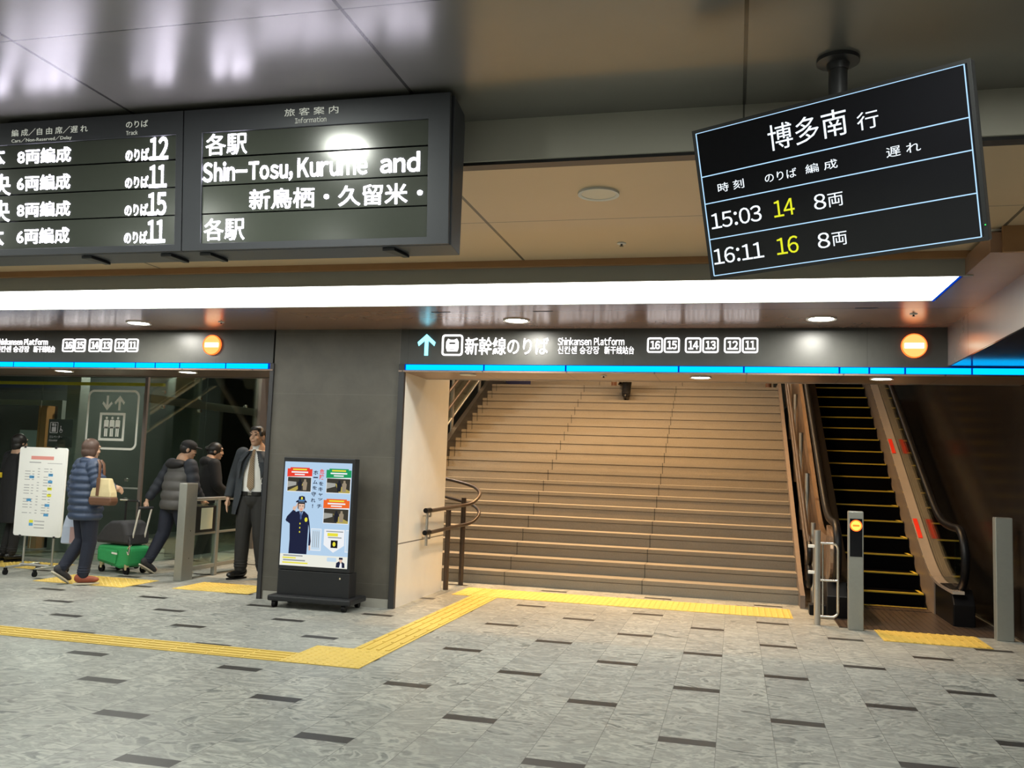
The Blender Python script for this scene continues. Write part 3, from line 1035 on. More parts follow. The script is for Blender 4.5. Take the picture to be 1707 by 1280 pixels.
def yz_prism(mb, pts, x0, x1):
    return mb.prism([(x0, y, z) for y, z in pts], (x1 - x0, 0, 0))


YT = SY0 + 18 * T_
build('stringer', yz_prism(MB(), [(SY0 - .10, 0), (SY0 - .10, .22), (SY0, .30), (YT, slope_z(YT) + .13), (YT + 1.6, slope_z(YT) + .13), (YT + 1.6, 0)], SXL - .07, SXL), M['black'], t, label='black side skirting on the left')
build('stringer', yz_prism(MB(), [(SY0 - .30, 0), (SY0 - .30, .14), (SY0, .24), (YT, slope_z(YT) + .07), (YT + 1.6, slope_z(YT) + .07), (YT + 1.6, 0)], SXR, SXR + .05), M['frame'], t, label='dark bronze side skirting on the right')

# left railing up the stairs
t = thing('stair_railing', (SXL - .10, SY0, 0), 'steel and glass railing along the left side of the stairs', 'railing')
Xl = SXL - .12
for Y in (11.1, 12.6, 14.15, 15.7):
    build('post', MB().cyl((Xl, Y, slope_z(Y) - .3), (Xl, Y, slope_z(Y) + .90), .028, n=14), M['steel'], t, smooth=True)
for h in (.86, .58):
    build('handrail', MB().tube([(Xl + .06, 10.75, slope_z(10.75) + h), (Xl + .06, 17.2, slope_z(17.2) + h)], .022, 12), M['rail_brown'], t, smooth=True)
for h in (.26, ):
    build('bottom_rail', MB().tube([(Xl, 10.75, slope_z(10.75) + h), (Xl, 17.2, slope_z(17.2) + h)], .016, 10), M['steel'], t, smooth=True)
g = yz_prism(MB(), [(10.9, slope_z(10.9) + .27), (10.9, slope_z(10.9) + .80), (17.0, slope_z(17.0) + .80), (17.0, slope_z(17.0) + .27)], Xl - .006, Xl + .006)
build('glass_panel', g, M['glass2'], t)
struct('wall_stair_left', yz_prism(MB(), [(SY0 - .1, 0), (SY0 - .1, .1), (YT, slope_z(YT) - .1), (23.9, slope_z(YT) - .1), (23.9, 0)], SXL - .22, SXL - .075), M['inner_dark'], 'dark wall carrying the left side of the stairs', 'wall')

# curled handrail on the white jamb
t = thing('handrail', (-3.2, 9.4, 0), 'brown double handrail curling round the end of the white jamb', 'handrail')
Xj = -3.215
for zs, h0 in ((.93, 0), (.70, 1)):
    pts = []
    for k in range(7):
        pts.append((Xj + .075 + .004 * k, 9.05 + .195 * k, zs - .01 + .004 * k))
    # curl out into the stair, then back behind the jamb and up
    base = [(Xj + .155, 10.42, zs + .035), (Xj + .19, 10.56, zs + .09), (Xj + .18, 10.70, zs + .15), (Xj + .09, 10.84, zs + .21), (Xj - .06, 10.95, zs + .25), (Xj - .28, 11.05, zs + .29), (Xj - .55, 11.15, zs + .33)]
    P = [Vector(p) for p in pts + base]
    S = []
    for i in range(len(P) - 1):
        p0, p1, p2, p3 = P[max(i - 1, 0)], P[i], P[i + 1], P[min(i + 2, len(P) - 1)]
        for q in range(5):
            u = q / 5
            S.append(0.5 * ((2 * p1) + (p2 - p0) * u + (2 * p0 - 5 * p1 + 4 * p2 - p3) * u * u + (3 * p1 - p0 - 3 * p2 + p3) * u ** 3))
    S.append(P[-1])
    r = build('rail', MB().tube(S, .021, 12), M['rail_brown'], t, smooth=True)
    build('end_cap', MB().cyl((Xj + .085, 8.99, zs), (Xj + .088, 9.13, zs), .026, n=16), M['rubber'], r, smooth=True)
    bk = MB().box(Xj, Xj + .085, 9.15, 9.17, zs - .075, zs - .055).box(Xj + .078, Xj + .092, 9.15, 9.17, zs - .07, zs - .01)
    build('bracket', bk, M['steel'], r)
build('link_post', MB().cyl((Xj + .07, 9.09, .56), (Xj + .07, 9.09, .92), .016, n=10), M['steel'], t, smooth=True)
for Y, z in ((9.95, .90), (10.42, 1.03)):
    x = Xj + .030 + (0 if Y < 10 else .035)
    build('post', MB().cyl((x, Y, 0), (x, Y, z), .030, n=16), M['rail_brown'], t, smooth=True, label='brown upright post')

# right handrails of the stairs
t = thing('handrail', (0.83, 10.6, 0), 'double handrail on posts along the right side of the stairs', 'handrail')
for h in (.72, .48):
    pts = [(SXR + .085, 10.30, slope_z(SY0) + h - .16), (SXR + .085, 10.55, slope_z(SY0) + h - .10), (SXR + .085, 16.2, slope_z(16.2) + h)]
    r = build('rail', MB().tube(pts, .023, 12), M['rail_brown'], t, smooth=True)
    c = [(SXR + .085, 10.32 - .10 * math.sin(a), slope_z(SY0) + h - .27 + .105 * math.cos(a)) for a in [PI * q / 8 for q in range(9)]]
    build('curled_end', MB().tube(c, .030, 12), M['rubber'], r, smooth=True)
for Y, zt in ((10.55, .92), (11.45, 0), (12.5, 0), (13.7, 0), (15.0, 0), (16.2, 0)):
    z1 = zt if zt else slope_z(Y) + .92
    z0 = 0 if Y < 11 else slope_z(Y) - .35
    build('post', MB().cyl((SXR + .145, Y, z0), (SXR + .145, Y, z1), .027, n=14), M['steel'], t, smooth=True)
build('floor_shoe', MB().box(SXR + .06, SXR + .46, 9.95, 10.10, 0, .11), M['rubber'], t, bevel=.01)

# upper landing: brown rail ends, notice
for x, lb in ((-2.28, 'short brown rail post on the landing beside the climbing person'), (0.58, 'short brown rail post at the right end of the landing')):
    zz = NS * R_
    p = lathe([(.055, .002), (.052, .20), (.045, .235), (.025, .255), (.004, .26)], (x, 17.2, zz), 16)
    solo('rail_post', p, M['brown_leather'], lb, 'post', base=(x, 17.2, zz), smooth=True)
tt = solo('wall_notice', MB().box(-4.75, -3.98, 17.42, 17.45, 3.02, 3.34), M['navy_sign'], 'dark blue notice at the top left of the stairs', 'notice', base=(-4.4, 17.42, 3.02))
struct('wall_landing', MB().box(SXL - .5, SXL - .07, YT + 1.2, YT + 1.45, 2.9, 6), M['inner_wall'], 'dim wall at the top left of the stairs', 'wall')

# ================================================================== ESCALATOR
EX0, EX1 = 1.26, 2.08
EY, EZ, ER, EG = 11.1, .16, .1855, .3215


def en(Y):                 # nosing line of the escalator steps
    return EZ + (Y - EY) * ER / EG


t = thing('escalator', (1.65, 10.9, 0), 'dark escalator with yellow step lines right of the stairs', 'escalator')
for k in range(18):
    y = EY + k * EG
    z = EZ + k * ER
    s = build('step', MB().box(EX0, EX1, y, y + EG + .02, z - ER - .04, z), M['step_black'], t)
    yl = MB().box(EX0 + .03, EX1 - .01, y - .004, y + .034, z - .014, z + .003)
    yl.prism([(EX1 - .045, y + .03, z + .002), (EX1 - .01, y + .03, z + .002), (EX1 - .01, y + EG, z + .002), (EX1 - .045, y + EG, z + .002)], (0, 0, .002))
    build('yellow_line', yl, M['step_yellow'], s)
build('comb_plate', MB().box(EX0, EX1, 10.72, 11.10, -.02, .012), M['plate'], t)
build('comb_line', MB().box(EX0 + .03, EX1, 10.98, 11.01, .012, .016), M['step_yellow'], t, label='yellow comb line')
build('floor_plate', MB().box(.98, 2.50, 9.27, 10.72, -.02, .006), M['plate'], t)


def bal(x0, x1, lo, hi, start, r=.35, yend=16.8):
    """profile that runs level from start, then bends up along the escalator slope"""
    lower, upper = [], []
    Yb = 10.75
    for Y in [start + (yend - start) * q / 60 for q in range(61)]:
        e = .02 + math.log(1 + math.exp((en(Y) - .02) / .10)) * .10     # smooth bend
        lower.append((Y, e + lo))
        upper.append((Y, e + hi))
    return lower, upper


def bal_obj(name, x0, x1, lo, hi, start, m, yend=16.8, label=None):
    a, b = bal(x0, x1, lo, hi, start, yend=yend)
    mb = MB()
    mb.rings([[(x0, p[0], p[1]), (x1, p[0], p[1]), (x1, q[0], q[1]), (x0, q[0], q[1])] for p, q in zip(a, b)])
    return build(name, mb, m, t, smooth=True, label=label)


# right balustrade
bal_obj('skirt', 2.09, 2.11, -.12, .30, 10.66, mat('brushed skirt', (0.40, 0.33, 0.28), 0.42, 0.6, var=.06))
bal_obj('deck', 2.09, 2.20, .30, .33, 9.80, M['deck'], label='polished coppery deck strip on the right')
bal_obj('glass_balustrade', 2.195, 2.207, .30, .88, 9.98, M['glass2'])
# left balustrade
bal_obj('skirt', 1.23, 1.25, -.12, .30, 9.95, M['rubber'])
bal_obj('deck', 1.06, 1.25, .30, .33, 9.95, M['rubber'], label='dark deck strip on the left')
bal_obj('cladding', .93, .98, -.2, .80, 9.98, M['copper'], label='polished brown cladding facing the stairs')
for x, lb in ((2.20, 'right black handrail'), (1.02, 'left black handrail')):
    a, b = bal(0, 0, .90, .93, 10.05)
    pts = [(x, p[0], p[1]) for p in b]
    y0, z0 = b[0]
    rad = .30
    arc = [(x, y0 - rad * math.sin(q), z0 - rad + rad * math.cos(q)) for q in [PI * 1.0 * k / 12 for k in range(12, 0, -1)]]
    low = [(x, y0 + .35, z0 - 2 * rad - .04), (x, y0 + .15, z0 - 2 * rad)]
    build('handrail', MB().tube(low + arc + pts, .040, 12), M['rubber'], t, smooth=True, label=lb)
    nb = MB()
    prof = [(y0 - .22, 0), (y0 + .6, 0), (y0 + .6, .34), (y0 + .2, .38), (y0 - .12, .36), (y0 - .24, .22)]
    yz_prism(nb, prof, x - .10, x + .10)
    build('newel_base', nb, M['rubber'], t, bevel=.01)
nl = MB()
y0 = 10.05
nb = [(y0 - .26, .93 - .30 + .0)]
half = [(y0 - .27 * math.sin(q), .63 + .27 * math.cos(q)) for q in [PI * k / 12 for k in range(13)]]
nl.prism([(2.196, y, z) for y, z in half + [(10.2, .36), (10.2, .92)]], (.010, 0, 0))
build('newel_glass', nl, M['glass2'], t)
nl = MB().prism([(.95, y, z) for y, z in half + [(10.2, .36), (10.2, .92)]], (.06, 0, 0))
build('newel_panel', nl, M['copper'], t)
for Y in (11.55, 13.35):  # red reflection of a no-entry lamp, painted onto the deck
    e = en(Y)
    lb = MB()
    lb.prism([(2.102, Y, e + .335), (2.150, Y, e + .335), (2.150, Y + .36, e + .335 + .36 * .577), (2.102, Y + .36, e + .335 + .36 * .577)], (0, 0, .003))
    build('red_reflection', lb, mat('painted red reflection', (0.75, 0.03, 0.01), .3, var=.05), t, label='painted red reflection of a lamp on the deck')
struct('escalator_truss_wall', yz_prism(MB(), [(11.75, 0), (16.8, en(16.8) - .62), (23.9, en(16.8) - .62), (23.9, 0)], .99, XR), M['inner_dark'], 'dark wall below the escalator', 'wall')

# ================================================================== BARRIERS AND POSTS
def gate_post(x, y, label, w=.135, d=.10, h=1.105):
    t = thing('gate_post', (x, y, 0), label, 'post')
    build('body', MB().box(x - w / 2, x + w / 2, y - d / 2, y + d / 2, 0, h), M['post_steel'], t, bevel=.006)
    build('top_cap', MB().box(x - w / 2 + .004, x + w / 2 - .004, y - d / 2 + .004, y + d / 2 - .004, h - .004, h + .004), M['steel'], t, bevel=.002)
    return t


t = gate_post(1.118, 9.20, 'steel post with red no-entry light left of the escalator entrance')
fy = 9.15
build('display_window', MB().box(1.062, 1.172, fy - .004, fy + .004, .685, 1.04), M['screen_black'], t)
e = build('light_disc', MB().prism(on((0, fy - .004, 0), XU, ZV, circ(1.117, .975, .046)), (0, -.004, 0)), M['red_glow'], t, label='glowing red-orange no-entry symbol')
build('light_ring', MB().ring2(on((0, fy - .004, 0), XU, ZV, circ(1.117, .975, .054)), on((0, fy - .004, 0), XU, ZV, circ(1.117, .975, .044)), (0, -.005, 0)), M['red_led'], e)
build('light_bar', MB().box(1.117 - .030, 1.117 + .030, fy - .010, fy - .008, .966, .984), M['red_led'], e)
gate_post(2.390, 9.20, 'plain steel post at the right of the escalator entrance', w=.145)
t = gate_post(-6.095, 9.23, 'steel gate post in front of the passage left of the pillar', w=.10, d=.22, h=1.10)
build('screw', MB().cyl((-6.043, 9.24, .56), (-6.040, 9.24, .56), .006, n=8), M['black'], t)
build('screw', MB().cyl((-6.043, 9.24, .25), (-6.040, 9.24, .25), .006, n=8), M['black'], t)

t = thing('barrier', (.78, 9.32, 0), 'low tubular steel barrier between stairs and escalator', 'barrier')
build('post', MB().cyl((.785, 9.33, 0), (.785, 9.33, .905), .031, n=18), M['steel'], t, smooth=True)


def bend(pts, rad=.06, n=6):
    out = [Vector(pts[0])]
    for a, b, c in zip(pts, pts[1:], pts[2:]):
        a, b, c = Vector(a), Vector(b), Vector(c)
        p, q = b + (a - b).normalized() * rad, b + (c - b).normalized() * rad
        for k in range(n + 1):
            u = k / n
            out.append((1 - u) ** 2 * p + 2 * u * (1 - u) * b + u * u * q)
    out.append(Vector(pts[-1]))
    return out


build('hoop', MB().tube(bend([(.785, 9.33, .785), (.975, 9.33, .785), (.975, 9.33, .085), (.785, 9.33, .085)]), .013, 12), M['chrome'], t, smooth=True)
build('cross_bar', MB().cyl((.785, 9.33, .430), (.975, 9.33, .430), .012, n=12), M['chrome'], t, smooth=True)
build('inner_upright', MB().cyl((.835, 9.33, .085), (.835, 9.33, .785), .009, n=10), M['chrome'], t, smooth=True)
build('clamp', MB().box(.70, .785, 9.315, 9.345, .735, .765), M['white_paint'], t, bevel=.003)
build('clamp', MB().box(.70, .785, 9.315, 9.345, .485, .515), M['white_paint'], t, bevel=.003)

# glass side barrier running back from the left gate post
t = thing('barrier', (-6.08, 10.2, 0), 'glazed steel barrier with pale notice behind the left gate post', 'barrier')
build('top_rail', MB().tube([(-6.08, 9.345, .915), (-6.08, 10.55, .915)], .022, 12), M['steel'], t, smooth=True)
for y in (9.83, 10.50):
    build('upright', MB().box(-6.105, -6.055, y - .03, y + .03, 0, .90), M['post_steel'], t, bevel=.004)
build('bottom_rail', MB().box(-6.10, -6.06, 9.345, 10.55, .10, .145), M['post_steel'], t, bevel=.003)
build('middle_rail', MB().box(-6.095, -6.065, 9.345, 10.55, .50, .525), M['post_steel'], t, bevel=.003)
build('glass_panel', MB().box(-6.084, -6.076, 9.35, 10.50, .13, .86), M['glass'], t)
pf = build('notice_frame', MB().box(-6.074, -6.060, 9.36, 9.77, .53, .83), M['black'], t, bevel=.003)
build('notice_paper', MB().box(-6.060, -6.056, 9.46, 9.70, .56, .81), M['paper'], pf, label='pale green notice paper')

# ================================================================== TACTILE PAVING
def tactile(name, label, x0, x1, y0, y1, style, tile=.30):
    mb = MB().box(x0, x1, y0, y1, 0.0005, .005)
    nx = max(1, round((x1 - x0) / tile))
    ny = max(1, round((y1 - y0) / tile))
    if style == 'x':          # long bars running across
        n = ny * 4
        for k in range(n):
            yc = y0 + (k + .5) * (y1 - y0) / n
            for i in range(nx):
                a = x0 + i * (x1 - x0) / nx
                b = x0 + (i + 1) * (x1 - x0) / nx
                mb.box(a + .012, b - .012, yc - .014, yc + .014, .005, .010)
    elif style == 'y':
        n = nx * 4
        for k in range(n):
            xc = x0 + (k + .5) * (x1 - x0) / n
            for i in range(ny):
                a = y0 + i * (y1 - y0) / ny
                b = y0 + (i + 1) * (y1 - y0) / ny
                mb.box(xc - .014, xc + .014, a + .012, b - .012, .005, .010)
    else:                     # truncated domes
        n, m_ = nx * 5, ny * 5
        for i in range(n):
            for k in range(m_):
                xc, yc = x0 + (i + .5) * (x1 - x0) / n, y0 + (k + .5) * (y1 - y0) / m_
                a = [(xc + c * .016, yc + s * .016, .005) for c, s in ((1, 0), (.5, .87), (-.5, .87), (-1, 0), (-.5, -.87), (.5, -.87))]
                b = [(xc + c * .010, yc + s * .010, .010) for c, s in ((1, 0), (.5, .87), (-.5, .87), (-1, 0), (-.5, -.87), (.5, -.87))]
                mb.rings([a, b])
    return solo(name, mb, M['tactile'], label, 'tactile paving', base=((x0 + x1) / 2, (y0 + y1) / 2, 0))


tactile('tactile_paving', 'long yellow guide strip running across the concourse to the left', -9.0, -3.08, 5.88, 6.18, 'x')
tactile('tactile_paving', 'yellow warning square at the bend of the guide strips', -3.08, -2.48, 5.88, 6.48, 'd')
tactile('tactile_paving', 'yellow guide strip leading from the bend to the stairs', -2.78, -2.48, 6.48, 9.58, 'y')
tactile('tactile_paving', 'yellow warning strip along the foot of the stairs', -3.0, .58, 9.60, 10.24, 'd')
tactile('tactile_paving', 'yellow warning strip in front of the escalator', 1.29, 2.17, 8.67, 9.26, 'y')
tactile('tactile_paving', 'yellow warning strip right of the left gate post', -5.80, -4.90, 8.60, 9.20, 'd')
tactile('tactile_paving', 'yellow warning strip beside the walking woman, left of the gate post', -7.40, -6.28, 8.42, 9.06, 'd')
tactile('tactile_paving', 'yellow warning strip behind the white notice board', -9.6, -8.05, 9.25, 9.85, 'd')

# ================================================================== GLASS LIFT HALL ON THE LEFT
GY, GX = 10.15, -7.40
t = thing('window_1', (-9.5, GY, 0), 'large glass wall facing the hall with white lift pictogram', 'glass wall', kind='structure')
for a, b in ((-12.5, -10.9), (-10.89, -9.02), (-9.01, GX)):
    build('pane', MB().box(a, b, GY - .006, GY + .006, .02, 2.9), M['glass'], t)
build('corner_post', MB().box(GX - .03, GX + .012, GY - .02, GY + .02, 0, 3.2), M['frame'], t)
build('rail', MB().box(-8.9, GX, GY - .012, GY + .012, .965, .985), M['post_steel'], t)
t2 = thing('window_2', (GX, 11.5, 0), 'glass side wall of the lift hall with bronze cross beam', 'glass wall', kind='structure')
for a, b in ((GY, 11.50), (11.51, 12.95)):
    build('pane', MB().box(GX - .006, GX + .006, a, b, .02, 3.0), M['glass'], t2)
build('beam', MB().box(GX - .05, GX - .012, GY, 12.95, 2.09, 2.20), M['frame'], t2)
build('end_post', MB().box(GX - .04, GX + .05, 12.93, 13.15, 0, 3.2), M['frame'], t2)
for y, z in ((10.5, 2.25), (10.5, 2.05), (11.35, 2.24), (11.35, 2.06), (12.6, 2.22)):
    build('glass_clamp', MB().cyl((GX - .02, y, z), (GX + .014, y, z), .022, n=12), M['chrome'], t2, smooth=True)
for z in (1.08, .83):
    build('glass_clamp', MB().cyl((GX - .22, GY - .016, z), (GX - .22, GY + .02, z), .022, n=12), M['chrome'], t, smooth=True)

# white lift pictogram applied on the glass
G = (0, GY - .007, 0)
t = thing('lift_pictogram', (-7.9, GY, 1.4), 'large pale lift symbol with two arrows on the glass', 'sign')
l, r, b, tp = -8.285, -7.505, 1.460, 2.240
build('border', MB().ring2(on(G, XU, ZV, rrect(l, b, r, tp, .09, 8)), on(G, XU, ZV, rrect(l + .028, b + .028, r - .028, tp - .028, .065, 8)), (0, -.002, 0)), M['picto'], t)
build('cabin', MB().ring2(on(G, XU, ZV, rrect(-8.085, 1.575, -7.70, 1.942, .006)), on(G, XU, ZV, rrect(-8.052, 1.608, -7.733, 1.909, .004)), (0, -.002, 0)), M['picto'], t)
for k in range(3):
    c = -7.978 + .0855 * k
    f = MB()
    f.prism(on(G, XU, ZV, circ(c, 1.872, .017, 16)), (0, -.002, 0))
    f.prism(on(G, XU, ZV, rrect(c - .035, 1.735, c + .035, 1.848, .018)), (0, -.002, 0))
    f.prism(on(G, XU, ZV, rrect(c - .024, 1.630, c - .003, 1.76, .006)), (0, -.002, 0))
    f.prism(on(G, XU, ZV, rrect(c + .003, 1.630, c + .024, 1.76, .006)), (0, -.002, 0))
    build('passenger_figure', f, M['picto'], t)


def arr(cx, b, tp, w, down):
    p = [(-.016, 0), (.016, 0), (.016, .66), (w / 2 - .016, .40), (w / 2, .55), (0, 1.0), (-w / 2, .55), (-w / 2 + .016, .40), (-.016, .66)]
    h = tp - b
    return [(cx + x, (tp - y * h) if down else (b + y * h)) for x, y in p]


build('arrow', MB().prism(on(G, XU, ZV, arr(-7.985, 1.972, 2.165, .155, True)), (0, -.002, 0)), M['picto'], t)
build('arrow', MB().prism(on(G, XU, ZV, arr(-7.80, 1.972, 2.165, .155, False)), (0, -.002, 0)), M['picto'], t)

# small lift sign behind
t = thing('lift_sign', (-8.70, GY + .01, 1.5), 'small grey lift and wheelchair sign on the glass above the white notice board', 'sign')
G2 = (0, GY - .007, 0)
build('backing', MB().box(-8.88, -8.50, GY + .007, GY + .012, 1.47, 1.84), M['inner_dark'], t)
build('lift_symbol', MB().ring2(on(G2, XU, ZV, rrect(-8.84, 1.655, -8.715, 1.80, .012)), on(G2, XU, ZV, rrect(-8.832, 1.663, -8.723, 1.792, .008)), (0, -.002, 0)).prism(on(G2, XU, ZV, rrect(-8.81, 1.672, -8.745, 1.735, .004)), (0, -.002, 0)).prism(on(G2, XU, ZV, arr(-8.795, 1.742, 1.785, .04, True)), (0, -.002, 0)).prism(on(G2, XU, ZV, arr(-8.76, 1.742, 1.785, .04, False)), (0, -.002, 0)), M['wb_line'], t)
wc = MB().ring2(on(G2, XU, ZV, circ(-8.665, 1.685, .024, 14)), on(G2, XU, ZV, circ(-8.665, 1.685, .018, 14)), (0, -.002, 0)).prism(on(G2, XU, ZV, circ(-8.672, 1.742, .009, 10)), (0, -.002, 0)).prism(on(G2, XU, ZV, rrect(-8.679, 1.69, -8.666, 1.728, .004)), (0, -.002, 0)).prism(on(G2, XU, ZV, rrect(-8.672, 1.69, -8.640, 1.70, .003)), (0, -.002, 0))
build('wheelchair_symbol', wc, M['wb_line'], t)
wl = MB()
add_text(wl, 'エレベーター', (-8.84, 1.59, -8.64, 1.622), G2, XU, ZV, ext=.001)
add_text(wl, 'Elevator', (-8.84, 1.545, -8.71, 1.572), G2, XU, ZV, ext=.001)
build('lettering', wl, M['wb_line'], t)

# inside the glass
struct('wall_lift_back', MB().box(-14, GX - .9, 13.3, 13.4, 0, 3.6), M['inner_wall'], 'dim back wall inside the glass lift hall', 'wall')
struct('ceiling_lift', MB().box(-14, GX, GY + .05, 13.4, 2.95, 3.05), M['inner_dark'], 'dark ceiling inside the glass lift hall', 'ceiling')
solo('reflection_stripe', MB().box(-11.2, GX - .06, 10.55, 10.60, 2.335, 2.375), M['yellow_stripe'], 'thin yellow bar painted in for a reflection across the glass above the lift symbol', 'bar', base=(-9, 10.55, 2.3))  # stands in for a yellow line reflected in the glass
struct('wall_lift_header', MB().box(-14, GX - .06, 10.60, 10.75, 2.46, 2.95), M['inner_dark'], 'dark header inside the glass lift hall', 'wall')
t = thing('lift_doorway', (-10.1, 11.2, 0), 'lift doorway with orange wooden jamb seen through the glass at far left', 'lift door')
build('jamb', MB().box(-9.98, -9.84, 11.2, 11.36, 0, 2.08), M['wood_orange'], t, label='orange wooden jamb')
build('frame', MB().box(-11.6, -9.55, 11.16, 11.24, 2.08, 2.16).box(-9.62, -9.55, 11.16, 11.24, 0, 2.08), M['post_steel'], t)
build('door_leaf', MB().box(-11.6, -10.85, 11.30, 11.34, 0, 2.08), M['post_steel'], t)
build('wall_panel', MB().box(-10.45, -10.05, 11.38, 11.42, .3, 1.72), M['pale_blue'], t, label='pale blue panel')
build('door_recess', MB().box(-11.6, -9.6, 11.44, 11.5, 0, 2.1), M['inner_dark'], t)
for x, y, w in ((-9.35, 11.0, .22), (-8.55, 12.2, .35), (-7.72, 11.2, .30)):
    solo('steel_column', MB().box(x, x + w, y, y + .2, 0, 2.95), M['inner_wall'] if w > .25 else M['post_steel'],
         {.22: 'narrow grey column seen through the glass above the notice board', .35: 'broad dim column seen through the glass behind the lift symbol', .30: 'dim column seen through the glass near its corner'}[w], 'column', base=(x, y, 0), bevel=.01)
solo('wood_panel', MB().box(-9.25, -8.95, 13.26, 13.30, 1.57, 2.03), M['wood_orange'], 'small orange wood panel seen through the glass behind the lift symbol', 'panel', base=(-9.1, 13.28, 1.57))
for i, (y, a) in enumerate(((13.6, 0), (15.2, 1))):
    solo('steel_brace', MB().tube([(GX - .9, y, 0.0), (GX + 1.8, y + .3, 3.4)], .05, 10), M['frame'], ['slanting dark brace seen through the glass side wall', 'second slanting brace farther behind the glass side wall'][a], 'brace', base=(GX, y, 0), smooth=True)

for x, lb in ((-10.4, 'added round lamp in the lift hall ceiling near the lift doorway'), (-8.3, 'added round lamp in the lift hall ceiling behind the lift symbol')):
    downlight(x, 12.1, 2.95, .09, 40, lb, spread=PI)  # unseen lamps added to brighten the lift hall interior
struct('ceiling_passage', MB().box(GX, -4.65, 12.95, 13.05, 3.0, 6.0), M['inner_dark'], 'dark wall above the passage beside the glass', 'wall')
for y in (10.6, 12.3):  # unseen lamps added to lift the light level in the passage
    t = downlight(-5.6, y, 6.0, .12, 130, 'added lamp high above the passage beside the stairs', 'lamps added above the passage', spread=PI)

# ================================================================== DIGITAL POSTER KIOSK
KY = 8.05
t = thing('poster_kiosk', (-3.91, KY + .12, 0), 'black standing digital poster kiosk on casters in front of the dark pillar', 'kiosk')
build('body', MB().box(-4.285, -3.535, KY, KY + .11, .355, 1.436), M['kiosk'], t, bevel=.006)
build('cabinet', MB().box(-4.285, -3.535, KY + .004, KY + .17, .115, .350), M['kiosk'], t, bevel=.006)
build('base', MB().box(-4.335, -3.475, KY - .09, KY + .30, .062, .118), M['kiosk'], t, bevel=.015)
for x in (-4.27, -3.55):
    for y in (KY - .05, KY + .26):
        build('caster', MB().cyl((x - .018, y, .032), (x + .018, y, .032), .032, n=16).box(x - .024, x + .024, y - .02, y + .02, .045, .064), M['rubber'], t, smooth=True)
build('lock', MB().cyl((-3.63, KY + .006, .300), (-3.63, KY - .004, .300), .010, n=12), M['chrome'], t, smooth=True)
S0, S1, SZ0, SZ1 = -4.268, -3.563, .395, 1.392
sw, sh = S1 - S0, SZ1 - SZ0
PO = (S0, KY, SZ0)
screen = build('screen', MB().box(S0, S1, KY - .003, KY, SZ0, SZ1), emis('poster sky blue', (0.50, 0.69, 0.90), 0.92), t)
PC = {}


def pcol(n, c, s=0.9):
    if n not in PC:
        PC[n] = emis('poster ' + n, c, s)
    return PC[n]


def pp(name, pts, col, d, parent=None):
    """flat printed shape on the poster; pts in 0..1 of the screen"""
    q = [(x * sw, y * sh) for x, y in pts]
    return build(name, MB().prism(on(PO, XU, ZV, q, .003 + d * .0006), (0, -.0004, 0)), col, parent or screen)


def rect(a, b, c, d):
    return [(a, b), (c, b), (c, d), (a, d)]


def pt(name, s, box, col, d, parent=None, bold=.01):
    m = MB()
    add_text(m, s, (box[0] * sw, box[1] * sh, box[2] * sw, box[3] * sh), (S0, KY - .003 - d * .0006, SZ0), XU, ZV, bold=bold, ext=.0003)
    return build(name, m, col, parent or screen)


white = pcol('white', (0.95, 0.97, 1.0))
navy = pcol('navy', (0.018, 0.022, 0.055))
red = pcol('red', (0.90, 0.06, 0.035))
green = pcol('green', (0.02, 0.36, 0.13))
orange = pcol('orange', (0.95, 0.16, 0.03))
black = pcol('black', (0.012, 0.012, 0.016))
yellow = pcol('yellow', (0.90, 0.82, 0.06))
skin = pcol('skin', (0.80, 0.55, 0.42))
grey = pcol('grey', (0.35, 0.37, 0.38))
pp('footer', rect(0, 0, 1, .112), pcol('cream', (0.93, 0.93, 0.83)), 1)
# three banner cards with platform photographs
for bc, (x0, y0, x1, y1), tx in ((red, (.055, .715, .405, .945), 'l'), (green, (.640, .715, .985, .945), 'r'), (orange, (.620, .425, .980, .655), 'r')):
    c = pp('photo_card', rect(x0 - .008, y0 - .006, x1 + .008, y1 - .055), white, 1)
    pp('photo', rect(x0, y0, x1, y0 + .135), pcol('photo dark', (0.055, 0.050, 0.038)), 2, c)
    pp('platform_edge', [(x0, y0), (x0 + .12, y0), (x0 + .26, y0 + .075), (x0 + .22, y0 + .075)] if tx == 'l' else [(x1 - .16, y0), (x1, y0), (x1, y0 + .02), (x1 - .22, y0 + .09)], pcol('photo ochre', (0.50, 0.40, 0.10)), 3, c)
    pp('train_side', [(x0, y0 + .035), (x0 + .13, y0 + .06), (x0 + .13, y0 + .09), (x0, y0 + .095)], pcol('photo pale', (0.42, 0.42, 0.38)), 3, c)
    for k in range(2):
        xx = x0 + .16 + .075 * k
        pp('traveller', [(xx, y0 + .012), (xx + .05, y0 + .012), (xx + .06, y0 + .085), (xx + .042, y0 + .098), (xx + .04, y0 + .118), (xx + .012, y0 + .118), (xx + .01, y0 + .098), (xx - .008, y0 + .085)],
           pcol('photo coat', (0.02, 0.022, 0.03)) if k == 0 else pcol('photo beige', (0.36, 0.29, 0.20)), 4, c)
    bn = pp('banner', [(x0 - .012, y1 - .092), (x1 + .012, y1 - .082), (x1 + .012, y1 - .012), (x1 - .03, y1 - .012), (x1 - .03, y1), (x0 + .03, y1), (x0 + .03, y1 - .012), (x0 - .012, y1 - .012)], bc, 3)
    pp('title_line', rect(x0 + .07, y1 - .026, x1 - .07, y1 - .012), yellow, 4, bn)
    pp('text_line', rect(x0 + .05, y1 - .052, x1 - .05, y1 - .038), white, 4, bn)
    pp('text_line', rect(x0 + .10, y1 - .074, x1 - .10, y1 - .062), white, 4, bn)
